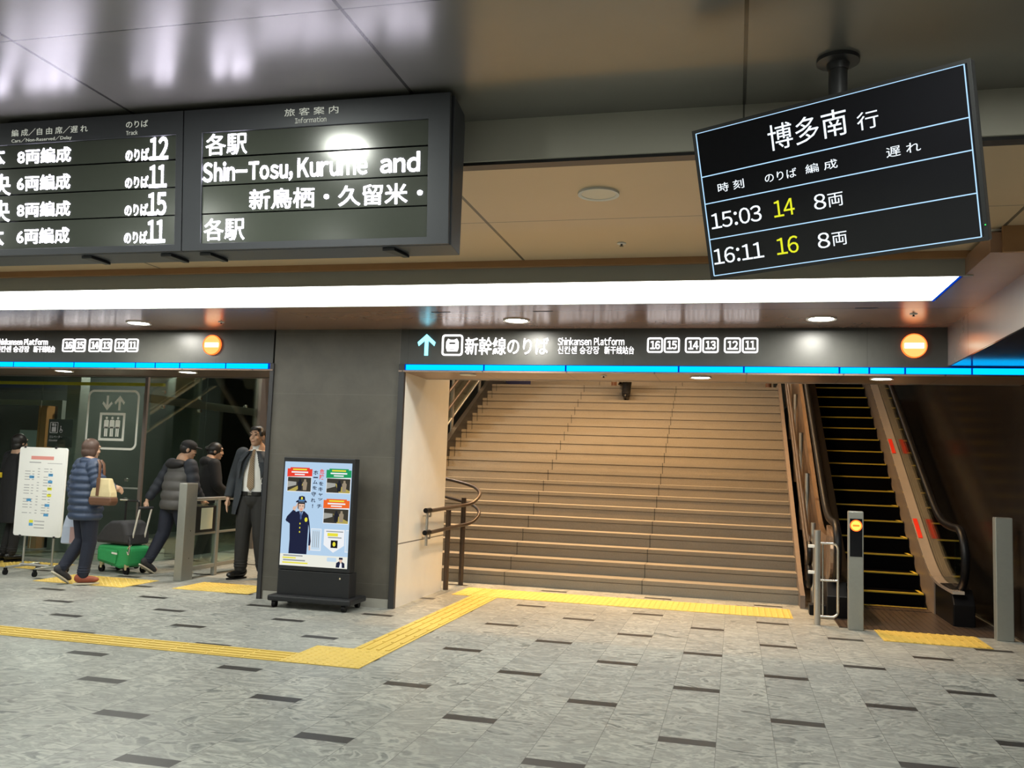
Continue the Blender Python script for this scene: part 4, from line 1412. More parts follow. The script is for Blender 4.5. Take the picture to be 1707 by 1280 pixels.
# vertical headline
for s, x, y0, hgt, c in (('危', .562, .888, .048, red), ('険', .562, .836, .048, red), ('を', .557, .778, .038, navy), ('キ', .553, .722, .042, navy), ('ャ', .556, .678, .026, navy), ('ッ', .556, .634, .024, navy), ('チ', .546, .560, .040, navy),
                       ('ホ', .470, .880, .042, navy), ('ー', .470, .848, .012, navy), ('ム', .468, .790, .038, navy), ('を', .464, .738, .034, navy), ('守', .455, .672, .044, navy), ('れ', .452, .614, .040, navy), ('！', .448, .560, .036, navy)):
    w = .068 if s != '！' else .014
    pt('headline_character', s, (x - w / 2, y0, x + w / 2, y0 + hgt), c, 3, bold=.022)
# saluting officer
of = pp('officer', [(.125, .115), (.395, .115), (.40, .40), (.43, .34), (.45, .24), (.415, .20), (.44, .19), (.415, .42), (.39, .49), (.33, .525), (.24, .525), (.15, .50), (.07, .455), (.055, .43), (.12, .40), (.13, .25)], navy, 2)
pp('saluting_arm', [(.055, .435), (.075, .415), (.19, .49), (.215, .50), (.195, .525), (.17, .54), (.075, .47)], navy, 3, of)
pp('saluting_hand', [(.15, .54), (.185, .525), (.225, .575), (.232, .60), (.222, .602), (.19, .565), (.165, .57)], skin, 4, of)
pp('left_hand', [(.42, .20), (.445, .20), (.45, .16), (.425, .15)], skin, 3, of)
hd = pp('face', [(.235, .60), (.235, .555), (.255, .53), (.28, .52), (.305, .53), (.325, .56), (.328, .60)], skin, 3, of)
pp('hair', [(.226, .61), (.228, .55), (.24, .54), (.24, .595), (.325, .595), (.325, .54), (.336, .56), (.334, .61)], black, 4, of)
pp('eye', rect(.252, .572, .270, .578), black, 4, hd)
pp('eye', rect(.294, .572, .312, .578), black, 4, hd)
pp('mouth', rect(.268, .541, .295, .546), red, 4, hd)
pp('hat', [(.20, .605), (.245, .612), (.32, .612), (.355, .605), (.362, .618), (.335, .632), (.325, .665), (.285, .672), (.24, .664), (.232, .632), (.198, .618)], navy, 5, of)
pp('hat_band', rect(.236, .620, .328, .634), pcol('band blue', (0.10, 0.25, 0.50)), 6, of)
pp('hat_badge', circ(.284, .648, .014, 12), yellow, 6, of)
pp('collar', [(.255, .525), (.275, .475), (.29, .475), (.315, .525), (.285, .51)], pcol('shirt blue', (0.30, 0.45, 0.68)), 4, of)
pp('tie', [(.272, .508), (.293, .508), (.296, .455), (.283, .44), (.270, .455)], pcol('tie blue', (0.07, 0.12, 0.28)), 5, of)
pp('badge', circ(.362, .445, .022, 12), yellow, 4, of)
for y in (.405, .365, .325):
    pp('button', circ(.275, y, .009, 10), yellow, 4, of)
# information boxes
bx = pp('info_frame', rect(.445, .155, .600, .365), white, 1)
pp('info_fill', rect(.455, .162, .590, .358), pcol('pale blue', (0.62, 0.78, 0.93)), 2, bx)
for k in range(4):
    pp('text_column', rect(.475 + .028 * k, .185, .483 + .028 * k, .340), grey, 3, bx)
hp = pp('pentagon_notice', [(.640, .215), (.785, .145), (.940, .215), (.940, .365), (.640, .365)], white, 1)
pp('yellow_bar', rect(.690, .300, .845, .330), yellow, 2, hp)
for y, a, b in ((.340, .67, .92), (.283, .70, .90)):
    pp('text_line', rect(a, y, b, y + .010), grey, 2, hp)
pp('button_photo', rect(.745, .190, .845, .262), black, 2, hp)
pp('button_photo_light', circ(.795, .226, .022, 12), yellow, 3, hp)
bx = pp('side_frame', rect(.955, .155, 1.0, .365), white, 1)
pp('side_fill', rect(.962, .162, 1.0, .358), pcol('pale blue', (0.62, 0.78, 0.93)), 2, bx)
for y, a, b, c in ((.090, .05, .34, grey), (.068, .04, .24, yellow), (.046, .05, .38, grey), (.022, .04, .42, yellow)):
    pp('text_line', rect(a, y, b, y + .013), c, 2)
pp('speech_bubble', [(p[0], p[1]) for p in rrect(.70, .060, .84, .098, .012)], pcol('pale blue', (0.62, 0.78, 0.93)), 2)
sm = pp('small_figure', [(.835, .008), (.965, .008), (.96, .05), (.92, .066), (.875, .066), (.84, .05)], navy, 2)
pp('small_face', circ(.905, .078, .024, 14), skin, 3, sm)
pp('small_hat', [(.875, .085), (.935, .085), (.93, .103), (.88, .103)], navy, 4, sm)
pp('small_shirt', [(.885, .008), (.925, .008), (.920, .05), (.90, .055)], white, 3, sm)

# ================================================================== NOTICE BOARD ON A STAND
t = thing('notice_board', (-7.83, 8.95, 0), 'white notice board on a wheeled stand at the left', 'notice board')
yb = 8.93
n0, n1, m0, m1 = -8.155, -7.50, .425, 1.452
build('panel', MB().prism(on((0, yb, 0), XU, ZV, rrect(n0, m0, n1, m1, .03)), (0, -.022, 0)), M['wb_white'], t, bevel=.004)
pap = build('poster_sheet', MB().box(n0 + .03, n1 - .03, yb - .0235, yb - .022, m0 + .04, m1 - .045), M['wb_white'], t)


def nb_(name, x, z, w, h, m):
    return build(name, MB().box(n0 + x, n0 + x + w, yb - .0245, yb - .0235, m0 + z, m0 + z + h), M[m], pap)


nb_('heading', .17, .885, .31, .040, 'wb_red')
nb_('text_line', .15, .845, .16, .012, 'wb_line')
nb_('text_line', .40, .842, .20, .006, 'wb_line')
for k in range(17):
    z = .775 - .032 * k
    for x, w in ((.10, .075), (.20, .03), (.275, .028), (.36, .06), (.44, .03)):
        if (k * 7 + int(x * 100)) % 5:
            nb_('timetable_entry', x, z, w, .008, 'wb_line')
for x, z, w, m in ((.165, .665, .065, 'wb_blue'), (.150, .400, .065, 'wb_blue'), (.425, .695, .06, 'wb_blue'), (.425, .615, .06, 'wb_blue'), (.425, .535, .06, 'wb_yellow'), (.425, .460, .06, 'wb_yellow'), (.405, .345, .065, 'wb_blue'), (.400, .235, .065, 'wb_blue'),
                   (.21, .155, .055, 'wb_yellow'), (.21, .120, .055, 'wb_blue')):
    nb_('coloured_mark', x, z, w, .032, m)
for z in (.170, .130, .095):
    nb_('text_line', .28, z, .14, .010, 'wb_line')
for x, z in ((n0 + .075, m1), (n0 + .50, m1), (n0 + .10, m0), (n1 - .09, m0)):
    build('clip', MB().box(x - .014, x + .014, yb - .028, yb + .006, z - .012, z + .012), M['darkgrey'], t, bevel=.003)
for x in (n0 + .14, n1 - .12):
    build('leg', MB().cyl((x, yb + .012, .085), (x, yb + .012, 1.40), .012, n=12), M['steel'], t, smooth=True)
    build('foot_bar', MB().tube([(x, yb - .24, .085), (x, yb + .26, .085)], .014, 10), M['steel'], t, smooth=True)
    for y in (yb - .24, yb + .26):
        build('caster', MB().cyl((x - .012, y, .032), (x + .012, y, .032), .032, n=16).box(x - .016, x + .016, y - .012, y + .012, .05, .08), M['rubber'], t, smooth=True)
build('cross_bar', MB().tube([(n0 + .14, yb - .02, .10), (n1 - .12, yb - .02, .10)], .015, 10), M['steel'], t, smooth=True)

# ================================================================== PEOPLE
VX = .0065


def V3(*a):
    return Vector(a)


def head(B, c, yaw=0.0, pitch=0.0):
    """face towards local -Y; returns the head's rotation"""
    R = Matrix.Rotation(yaw, 3, 'Z') @ Matrix.Rotation(pitch, 3, 'X')
    c = V3(*c)
    P = lambda x, y, z: c + R @ V3(x, y, z)
    B.ell(P(0, .010, .022), (.073, .091, .092), 20, 14, R)
    B.ell(P(0, -.022, -.030), (.062, .066, .078), 18, 12, R)
    B.ell(P(0, -.040, -.082), (.042, .042, .034), 14, 10, R)
    B.ell(P(0, -.068, -.096), (.020, .018, .018), 12, 8, R)
    B.cap(P(0, -.082, .012), P(0, -.096, -.026), .008, .011)
    for s in (-1, 1):
        B.ell(P(.011 * s, -.087, -.031), (.008, .009, .007), 10, 6, R)
        B.ell(P(.030 * s, -.066, -.030), (.026, .024, .022), 12, 8, R)
        B.ell(P(.030 * s, -.074, .036), (.026, .014, .010), 12, 8, R)
        B.ell(P(.074 * s, .014, -.012), (.011, .022, .033), 12, 8, R)
    B.ell(P(0, -.082, -.061), (.022, .012, .011), 12, 8, R)
    return R, P


def face_parts(t, R, P):
    e = MB()
    for s in (-1, 1):
        e.ell(P(.031 * s, -.083, .010), (.012, .007, .0055), 12, 8, R)
    build('eyes', e, M['eye'], t, local=True, smooth=True)
    e = MB()
    for s in (-1, 1):
        e.tube([P(.014 * s, -.090, .036), P(.030 * s, -.089, .041), P(.046 * s, -.078, .036)], [.003, .0042, .0025], 8)
    build('eyebrows', e, M['hair_black'], t, local=True, smooth=True)
    e = MB().tube([P(-.022, -.088, -.062), P(-.008, -.0945, -.0605), P(0, -.0945, -.0615), P(.008, -.0945, -.0605), P(.022, -.088, -.062)], [.002, .0045, .004, .0045, .002], 8)
    build('mouth', e, M['lip'], t, local=True, smooth=True)


def hand(B, w, d, n, th, curl=0.5, k=1.0):
    """palm from wrist w along d; fingers bend towards n; thumb leaves on side th"""
    w, d, n, th = V3(*w), V3(*d).normalized(), V3(*n).normalized(), V3(*th).normalized()
    for i, (off, ln) in enumerate(((.030, .072), (.010, .080), (-.011, .075), (-.030, .060))):
        kn = w + d * (.088 - .004 * abs(i - 1)) * k + th * off * k
        B.cap(w + th * off * .55 * k + d * .012, kn, .0135 * k, .0115 * k, 10)
        p, a = kn, 0.0
        for j, (f, r) in enumerate(((.45, .0098), (.32, .0088), (.23, .0078))):
            a += curl * (0.75 if j == 0 else 1.0)
            q = p + (d * math.cos(a) + n * math.sin(a)) * ln * f * k
            B.cap(p, q, r * k, (r - .0008) * k, 8)
            p = q
    a = w + d * .022 * k + th * .022 * k
    b = a + (th * .62 + d * .62 + n * .25) * .040 * k
    c = b + (th * .15 + d * .85 + n * .40).normalized() * .032 * k
    B.cap(a, b, .0135 * k, .0115 * k, 10)
    B.cap(b, c, .0110 * k, .0090 * k, 10)
    B.ell(w + d * .05 * k, (.034 * k, .030 * k, .034 * k), 12, 8)


def body(t, J, hy=0.0, hp=0.0, hands=None, skin='skin'):
    """one continuous body surface; J gives the joints"""
    B = MB()
    R, P = head(B, J['head'], hy, hp)
    hc = V3(*J['head'])
    B.cap(V3(*J['neck']), hc + V3(0, .015, -.06), .058, .052)
    nb = V3(*J['neck'])
    pv = (V3(*J['hipL']) + V3(*J['hipR'])) / 2
    sp = [nb + (pv - nb) * u for u in (0.05, .2, .45, .7, 1.0)]
    for p, (rx, ry) in zip(sp, ((.10, .075), (.165, .105), (.145, .10), (.13, .095), (.155, .105))):
        B.ell(p, (rx, ry, .13), 18, 12)
    for s in ('L', 'R'):
        B.chain([J['sh' + s], J['el' + s], J['wr' + s]], [.052, .040, .026])
        B.cap(nb + V3(0, 0, -.045), V3(*J['sh' + s]) + V3(0, 0, -.01), .048, .045)
        B.chain([J['hip' + s], J['kn' + s], J['an' + s]], [.082, .055, .036])
        an = V3(*J['an' + s])
        fd = V3(*J.get('ft' + s, (0, -1, 0))).normalized()
        B.cap(an + V3(0, 0, -.035) - fd * .03, an + fd * .13 + V3(0, 0, -.05), .036, .028)
        if hands and s in hands:
            hand(B, J['wr' + s], *hands[s])
        else:
            w = V3(*J['wr' + s])
            d = (w - V3(*J['el' + s])).normalized()
            hand(B, w, d, (0, -1, 0) if abs(d.y) < .8 else (0, 0, -1), (0, -1, 0) if abs(d.y) < .8 else (0, 0, 1), .35)
    build('body', B, M[skin], t, local=True, remesh=VX, soft=4)
    return R, P


BASE = dict(head=(0, -.015, 1.585), neck=(0, .012, 1.435), shL=(.175, .01, 1.385), shR=(-.175, .01, 1.385), elL=(.225, .03, 1.11), elR=(-.225, .03, 1.11),
            wrL=(.225, -.03, .87), wrR=(-.225, -.03, .87), hipL=(.088, 0, .90), hipR=(-.088, 0, .90), knL=(.095, -.02, .49), knR=(-.095, -.02, .49), anL=(.10, .03, .085), anR=(-.10, .03, .085))


def legs_cloth(t, J, m, name='trousers', r=(.102, .072, .056), hem=.02):
    B = MB()
    pv = (V3(*J['hipL']) + V3(*J['hipR'])) / 2
    B.ell(pv + V3(0, .006, .0), (.174, .136, .15), 20, 12)
    B.ell(pv + V3(0, .005, .10), (.150, .110, .09), 20, 12)
    for s in ('L', 'R'):
        h, k, a = V3(*J['hip' + s]), V3(*J['kn' + s]), V3(*J['an' + s])
        e = a + (k - a).normalized() * hem
        B.chain([h, h + (k - h) * .5, k, k + (e - k) * .5, e], [r[0], (r[0] + r[1]) / 2 + .004, r[1], (r[1] + r[2]) / 2 + .004, r[2]], 16)
        # creases round the knee and ankle
        for u, rr in ((.80, .004), (.88, .006), (.95, .004)):
            p = k + (e - k) * u
            B.ell(p, (r[2] + .006 + rr, r[2] + .008 + rr, .016), 14, 8)
    return build(name, B, M[m], t, local=True, remesh=.008, soft=3)


def shoes(t, J, m, sole='rubber', names=('shoe', 'shoe'), mats=None):
    for i, s in enumerate(('L', 'R')):
        an = V3(*J['an' + s])
        fd = V3(*J.get('ft' + s, (0, -1, 0))).normalized()
        side = fd.cross(V3(0, 0, 1)).normalized()
        up = side.cross(fd).normalized()
        Rm = Matrix((side, fd, up)).transposed()
        B = MB()
        c = an + fd * .045 - up * .045
        B.ell(c, (.046, .138, .040), 18, 10, Rm)
        B.ell(an - fd * .03 - up * .030, (.042, .062, .055), 16, 10, Rm)
        B.ell(an + fd * .12 - up * .052, (.044, .062, .030), 16, 10, Rm)
        o = build('shoe', B, M[mats[i] if mats else m], t, local=True, remesh=.007, soft=2)
        S = MB()
        loop = []
        for k in range(20):
            q = 2 * PI * k / 20
            loop.append(c + side * .047 * math.cos(q) * (1 + .08 * math.sin(q)) + fd * .140 * math.sin(q) - up * .040)
        S.prism(loop, -up * .018)
        build('sole', S, M[sole], o, local=True, bevel=.003)


def sleeve(B, J, s, r=(.082, .068, .050), quilts=0, end=.0, n=18, amp=.012):
    a, b, c = V3(*J['sh' + s]), V3(*J['el' + s]), V3(*J['wr' + s])
    c = c + (b - c).normalized() * end
    pts, rad = [], []
    N_ = 28
    for i in range(N_ + 1):
        u = i / N_
        if u < .5:
            p = a + (b - a) * (u * 2)
            rr = r[0] + (r[1] - r[0]) * u * 2
        else:
            p = b + (c - b) * (u * 2 - 1)
            rr = r[1] + (r[2] - r[1]) * (u * 2 - 1)
        if quilts:
            rr += amp * (abs(math.sin(PI * u * quilts)) - .5)
        pts.append(p)
        rad.append(rr)
    # soften the elbow corner
    for _ in range(3):
        pts = [pts[0]] + [(pts[i - 1] + pts[i] * 2 + pts[i + 1]) / 4 for i in range(1, N_)] + [pts[-1]]
    B.tube(pts, rad, n)
    B.ell(a, r[0] * 1.0, 16, 10)


def quilted_torso(B, J, z0, z1, secs, quilts, lean=(0, 0), amp=.010, n=32):
    """secs: list of (z, rx, ry); quilted bulges between z0 and z1"""
    L = []
    N_ = 60
    for i in range(N_ + 1):
        z = z0 + (z1 - z0) * i / N_
        for (za, ra, sa), (zb, rb, sb) in zip(secs, secs[1:]):
            if za <= z <= zb + 1e-6:
                u = (z - za) / (zb - za)
                rx, ry = ra + (rb - ra) * u, sa + (sb - sa) * u
                break
        q = amp * (abs(math.sin(PI * quilts * i / N_)) - .5) if quilts else 0
        w = .005 * math.sin(5.0 * z * 9)
        L.append((lean[0] * (z - z0) + w * .3, lean[1] * (z - z0), z, rx + q, ry + q))
    B.loft(L, n, 2.25)


# ---- woman in the navy quilted jacket, seen from behind
H = 1.535
t = thing('person', (-6.80, 8.42, .022), 'person with short brown hair in navy quilted jacket walking past the white notice board', 'person', rot=(0, 0, math.radians(152)))
t.scale = (H / 1.7,) * 3
J = dict(BASE)
J.update(head=(.0, -.02, 1.585), elR=(-.285, -.02, 1.14), wrR=(-.215, -.22, 1.12), elL=(.255, .05, 1.12), wrL=(.275, .0, .86),
         hipL=(.09, .0, .90), knL=(.10, -.03, .50), anL=(.12, .17, .165), ftL=(.15, -.8, -.55), hipR=(-.09, 0, .90), knR=(-.085, -.04, .49), anR=(-.06, .0, .088), ftR=(-.35, -.93, 0))
R, P = body(t, J, hy=-.08, hp=.12)
face_parts(t, R, P)
hb = MB()
hb.ell(P(0, .020, .022), (.090, .104, .103), 22, 16, R)
hb.ell(P(0, .042, -.045), (.082, .074, .078), 20, 14, R)
hb.ell(P(.062, .01, -.035), (.026, .055, .075), 14, 10, R)
hb.ell(P(-.062, .01, -.035), (.026, .055, .075), 14, 10, R)
Ri = R.inverted()
hc = V3(*J['head'])
build('hair', hb, M['hair_brown'], t, local=True, remesh=.007, soft=3, cut=lambda p: (Ri @ (p - hc)).y < -.052 and (Ri @ (p - hc)).z < .062)
B = MB()
quilted_torso(B, J, .74, 1.43, [(.74, .215, .165), (.86, .222, .178), (1.05, .225, .182), (1.25, .222, .170), (1.36, .190, .135), (1.43, .105, .095)], 8, amp=.022)
B.ell((0, .012, 1.44), (.105, .10, .055), 20, 10)
for s in ('L', 'R'):
    sleeve(B, J, s, (.094, .084, .062), 8, .01, amp=.018)
build('jacket', B, M['navy_down'], t, local=True, remesh=.008, soft=2)
legs_cloth(t, J, 'jean', r=(.112, .080, .064))
shoes(t, J, 'black_cloth', 'sole', mats=('bag_black', 'orange_shoe'))

# shoulder bag on her right
bx, by = -6.495, 8.30
t = thing('handbag', (bx, by, .82), 'cream and brown shoulder bag on the arm of the person in the navy jacket', 'handbag')
bd = MB()
bd.rings([[(bx - w, by - d, z), (bx + w, by - d, z), (bx + w, by + d, z), (bx - w, by + d, z)] for z, w, d in ((.945, .130, .055), (1.00, .122, .054), (1.08, .095, .045), (1.145, .078, .030))])
build('body', bd, M['cream_bag'], t, bevel=.012)
bd = MB().rings([[(bx - w, by - d, z), (bx + w, by - d, z), (bx + w, by + d, z), (bx - w, by + d, z)] for z, w, d in ((.860, .120, .058), (.90, .140, .062), (.950, .134, .060))])
build('base_panel', bd, M['brown_leather'], t, bevel=.012)
for q in (-1, 1):
    s = MB().tube([(bx - .045, by + .034 * q, 1.10), (bx - .040, by + .036 * q, 1.20), (bx - .048, by + .030 * q, 1.29), (bx - .08, by + .02 * q, 1.335)], .009, 10, flat=2.2)
    build('strap', s, M['brown_leather'], t, smooth=True)
build('tab', MB().box(bx - .052, bx - .018, by - .064, by - .044, .96, 1.15), M['brown_leather'], t, bevel=.004)

# pale bag in her other hand
sx, sy = -7.02, 8.50
t = thing('shopping_bag', (sx, sy, .42), 'pale blue and pink carrier bag held beside the white notice board', 'bag')
bd = MB().rings([[(sx - w, sy - d, z), (sx + w, sy - d, z), (sx + w, sy + d, z), (sx - w, sy + d, z)] for z, w, d in ((.415, .085, .045), (.43, .095, .05), (.60, .088, .040), (.72, .075, .015))])
build('body', bd, M['pale_bag'], t, bevel=.008)
bd = MB().box(sx + .02, sx + .090, sy - .052, sy - .046, .43, .60)
build('side_panel', bd, M['pink_bag'], t)
build('handle', MB().tube([(sx - .04, sy, .715), (sx - .03, sy, .765), (sx + .03, sy, .765), (sx + .04, sy, .715)], .006, 8), M['pink_bag'], t, smooth=True)

# ---- traveller with cap pulling the trolley
H = 1.60
t = thing('person', (-6.56, 9.66, .013), 'person in black cap and charcoal quilted vest pulling a green suitcase', 'person', rot=(0, 0, math.radians(158)))
t.scale = (H / 1.7,) * 3
J = dict(BASE)
J.update(head=(-.03, -.135, 1.572), neck=(0, -.075, 1.425), shL=(.185, -.05, 1.365), shR=(-.185, -.07, 1.365), elL=(.30, .04, 1.12), wrL=(.36, .16, .90), elR=(-.25, -.10, 1.09), wrR=(-.20, -.26, .93),
         hipL=(.092, 0, .90), hipR=(-.092, 0, .90), knL=(.115, .05, .50), anL=(.15, .22, .150), ftL=(.05, -.8, -.5), knR=(-.09, -.12, .50), anR=(-.08, -.10, .088))
R, P = body(t, J, hy=-.55, hp=.18, hands={'L': ((-.1, .35, -.9), (-.3, -.9, -.3), (-.9, .2, 0), 1.25)})
face_parts(t, R, P)
Ri = R.inverted()
hc = V3(*J['head'])
hr = MB().ell(P(0, .020, .010), (.080, .096, .090), 22, 16, R)
build('hair', hr, M['hair_black'], t, local=True, remesh=.007, soft=2, cut=lambda p, Ri=Ri, hc=hc: (Ri @ (p - hc)).y < -.030 and (Ri @ (p - hc)).z < .04)
cp = MB().ell(P(0, .006, .050), (.088, .104, .074), 22, 14, R)
cp.ell(P(0, -.105, .040), (.062, .060, .012), 18, 8, R)
build('cap', cp, M['black_cloth'], t, local=True, remesh=.006, soft=2)
B = MB()
L = []
for i in range(61):
    u = i / 60
    z = .80 + .60 * u
    y = .0 - .075 * u ** 1.3
    rx = [(0, .200), (.2, .205), (.6, .212), (.85, .200), (1, .115)]
    ry = [(0, .150), (.2, .158), (.6, .165), (.85, .135), (1, .095)]
    f = lambda T, u: next(a[1] + (b[1] - a[1]) * (u - a[0]) / (b[0] - a[0]) for a, b in zip(T, T[1:]) if a[0] <= u <= b[0])
    q = .018 * (abs(math.sin(PI * 5 * u)) - .5)
    L.append((0, y, z, f(rx, u) + q, f(ry, u) + q))
B.loft(L, 32, 2.3)
build('vest', B, M['charcoal_down'], t, local=True, remesh=.008, soft=2)
hd = MB()
hd.ell((0, .035, 1.375), (.165, .090, .065), 22, 12)
hd.ell((0, -.02, 1.395), (.135, .100, .045), 22, 12)
build('hood', hd, M['black_cloth'], t, local=True, remesh=.008, soft=3)
B = MB()
for s in ('L', 'R'):
    sleeve(B, J, s, (.090, .074, .052), 5, .015, amp=.010)
build('sleeves', B, M['ink'], t, local=True, remesh=.008, soft=2)
legs_cloth(t, J, 'jean', r=(.110, .082, .064))
shoes(t, J, 'bag_black', 'sole')

# green suitcase with black bag on its trolley
gx, gy = -7.10, 9.52
t = thing('suitcase', (gx, gy, 0), 'green wheeled suitcase with silver pull handle trailing behind the person in the cap', 'suitcase')
ca, sa = math.cos(math.radians(-14)), math.sin(math.radians(-14))


def gl(x, y, z):
    return (gx + x * ca - y * sa, gy + x * sa + y * ca, z)


bd = MB()
pts = [(-.30, .125), (.10, .06), (.24, .10), (.27, .30), (.22, .335), (-.265, .325), (-.31, .28)]
bd.prism([gl(x, -.15, z) for x, z in pts], Vector(gl(0, .15, 0)) - Vector(gl(0, -.15, 0)))
build('body', bd, M['green'], t, bevel=.03)
build('front_pocket', MB().prism([gl(x, -.175, z) for x, z in [(-.24, .15), (.05, .11), (.08, .27), (-.24, .28)]], Vector(gl(0, .03, 0)) - Vector(gl(0, 0, 0))), M['green'], t, bevel=.012)
build('logo_plate', MB().prism([gl(x, -.182, z) for x, z in [(.0, .232), (.09, .226), (.09, .246), (.0, .252)]], Vector(gl(0, .01, 0)) - Vector(gl(0, 0, 0))), M['wb_white'], t)
for x in (-.23, .20):
    for y in (-.12, .12):
        z = .045
        build('wheel', MB().tube([gl(x, y - .014, z), gl(x, y + .014, z)], .045, 18), M['rubber'], t, smooth=True)
        build('wheel_housing', MB().cyl(gl(x, y, .05), gl(x, y, .12), .022, .03, n=12), M['cream_bag'], t, smooth=True)
for y in (-.085, .085):
    build('handle_tube', MB().cyl(gl(.20, y, .32), gl(.315, y, .775), .011, n=12), M['white_paint'], t, smooth=True, label='silver pull handle tube')
build('handle_grip', MB().tube([gl(.315, -.10, .780), gl(.315, .10, .780)], .017, 12), M['bag_black'], t, smooth=True)

t = thing('duffel_bag', (gx - .04, gy, .33), 'black soft bag lying on top of the green suitcase', 'bag')
bd = MB()
pr = [(-.34, .345), (.24, .345), (.235, .46), (.17, .60), (.10, .625), (-.10, .61), (-.20, .55), (-.33, .41)]
ys = [(-.17, .86), (-.13, 1.0), (.13, 1.0), (.17, .86)]
zc = .47
bd.rings([[gl(x * k, y, zc + (z - zc) * k) for x, z in pr] for y, k in ys])
build('body', bd, M['bag_black'], t, bevel=.02)
build('strap', MB().tube([gl(.21, -.12, .44), gl(.285, -.17, .40), (*gl(.30, -.18, 0)[:2], .30), (*gl(.27, -.17, 0)[:2], .24)], .011, 10), M['bag_black'], t, smooth=True)
build('strap_buckle', MB().tube(bend([gl(.285, -.19, .31), gl(.325, -.19, .36), gl(.30, -.19, .23), gl(.275, -.19, .27)], .02), .006, 8), M['chrome'], t, smooth=True)

# ---- person in black with tied hair, further back
H = 1.60
t = thing('person', (-6.60, 10.45, .013), 'person with tied black hair in black hooded coat behind the gate post', 'person', rot=(0, 0, math.radians(140)))
t.scale = (H / 1.7,) * 3
J = dict(BASE)
J.update(head=(0, -.06, 1.575), elR=(-.25, -.02, 1.10), wrR=(-.18, -.20, .98), knL=(.10, -.08, .50), anL=(.10, -.05, .088), knR=(-.10, .04, .50), anR=(-.10, .16, .10))
R, P = body(t, J, hy=-.3, hp=.15)
face_parts(t, R, P)
Ri = R.inverted()
hc = V3(*J['head'])
hr = MB().ell(P(0, .018, .018), (.086, .102, .100), 22, 16, R)
hr.ell(P(0, .040, -.040), (.080, .072, .070), 18, 12, R)
hr.ell(P(0, .118, .008), (.038, .036, .038), 16, 10, R)
build('hair', hr, M['hair_black'], t, local=True, remesh=.007, soft=2, cut=lambda p, Ri=Ri, hc=hc: (Ri @ (p - hc)).y < -.058 and (Ri @ (p - hc)).z < .058)
B = MB()
quilted_torso(B, J, .62, 1.43, [(.62, .215, .165), (.85, .205, .155), (1.2, .20, .150), (1.36, .185, .125), (1.43, .10, .09)], 0)
B.ell((0, .07, 1.42), (.135, .085, .075), 20, 12)
B.ell((0, .02, 1.44), (.11, .10, .05), 20, 12)
for s in ('L', 'R'):
    sleeve(B, J, s, (.085, .072, .052), 0, .01)
build('coat', B, M['black_cloth'], t, local=True, remesh=.008, soft=3)
legs_cloth(t, J, 'black_cloth')
shoes(t, J, 'leather')

# ---- man in the suit at the edge of the pillar
H = 1.775
t = thing('person', (-5.53, 9.72, .014), 'person in dark suit with white shirt and striped tie standing beside the pillar', 'person', rot=(0, 0, math.radians(6)))
t.scale = (H / 1.7,) * 3
J = dict(BASE)
J.update(head=(.0, -.03, 1.590), elR=(-.285, .06, 1.11), wrR=(-.315, .0, .87), elL=(.24, .05, 1.11), wrL=(.245, -.01, .87), anR=(-.11, -.02, .088), knR=(-.10, -.03, .49), ftR=(-.45, -.9, 0), anL=(.12, .06, .088), ftL=(.3, -.95, 0))
R, P = body(t, J, hy=-.12, hp=-.03, hands={'R': ((-.05, -.12, -1), (.55, -.5, 0), (.3, -.95, 0), .38), 'L': ((.05, -.12, -1), (-.55, -.5, 0), (-.3, -.95, 0), .38)})
face_parts(t, R, P)
Ri = R.inverted()
hc = V3(*J['head'])
hr = MB().ell(P(0, .022, .030), (.081, .097, .092), 22, 16, R)
hr.ell(P(0, -.040, .082), (.060, .046, .032), 18, 10, R)
hr.ell(P(.068, -.012, .025), (.014, .034, .040), 12, 8, R)
hr.ell(P(-.068, -.012, .025), (.014, .034, .040), 12, 8, R)


def cut_hair(p):
    q = Ri @ (p - hc)
    return (q.z < -.045) or (q.y < -.062 and q.z < .066) or (q.z < .0 and q.y < .0)


build('hair', hr, M['hair_black'], t, local=True, remesh=.006, soft=2, cut=cut_hair)
B = MB()
quilted_torso(B, J, .86, 1.435, [(.86, .158, .112), (1.0, .160, .118), (1.2, .172, .125), (1.33, .165, .112), (1.435, .075, .075)], 0)
B.cap((0, .0, 1.42), (0, -.005, 1.47), .066, .060)
build('shirt', B, M['shirt'], t, local=True, remesh=.007, soft=2)
tie = MB()
tie.rings([[(-w, y, z), (0, y - .012, z), (w, y, z), (0, y + .01, z)] for z, w, y in ((1.440, .018, -.078), (1.415, .014, -.100), (1.33, .024, -.126), (1.15, .036, -.138), (1.02, .040, -.138), (.975, .004, -.138))])
build('tie', tie, M['tie'], t, local=True, smooth=True)
build('belt', MB().loft([(0, 0, .925, .170, .136), (0, 0, .965, .168, .134)], 28, 2.25), M['leather'], t, local=True)
build('buckle', MB().box(-.022, .022, -.143, -.132, .927, .963), M['chrome'], t, local=True, bevel=.003)
B = MB()
quilted_torso(B, J, .70, 1.425, [(.70, .255, .160), (.88, .240, .150), (1.05, .225, .146), (1.25, .222, .146), (1.345, .208, .122), (1.40, .125, .098), (1.425, .098, .088)], 0)
for s in ('L', 'R'):
    sleeve(B, J, s, (.080, .068, .052), 0, .02)


def cut_jacket(p):
    if p.y > -.02:
        return False
    # open front: a wedge from the collar to below the belt
    w = .018 + .095 * max(0, min(1, (1.43 - p.z) / .30))
    if p.z < .95:
        w += (.95 - p.z) * .25
    return abs(p.x - .015) < w and p.z < 1.44


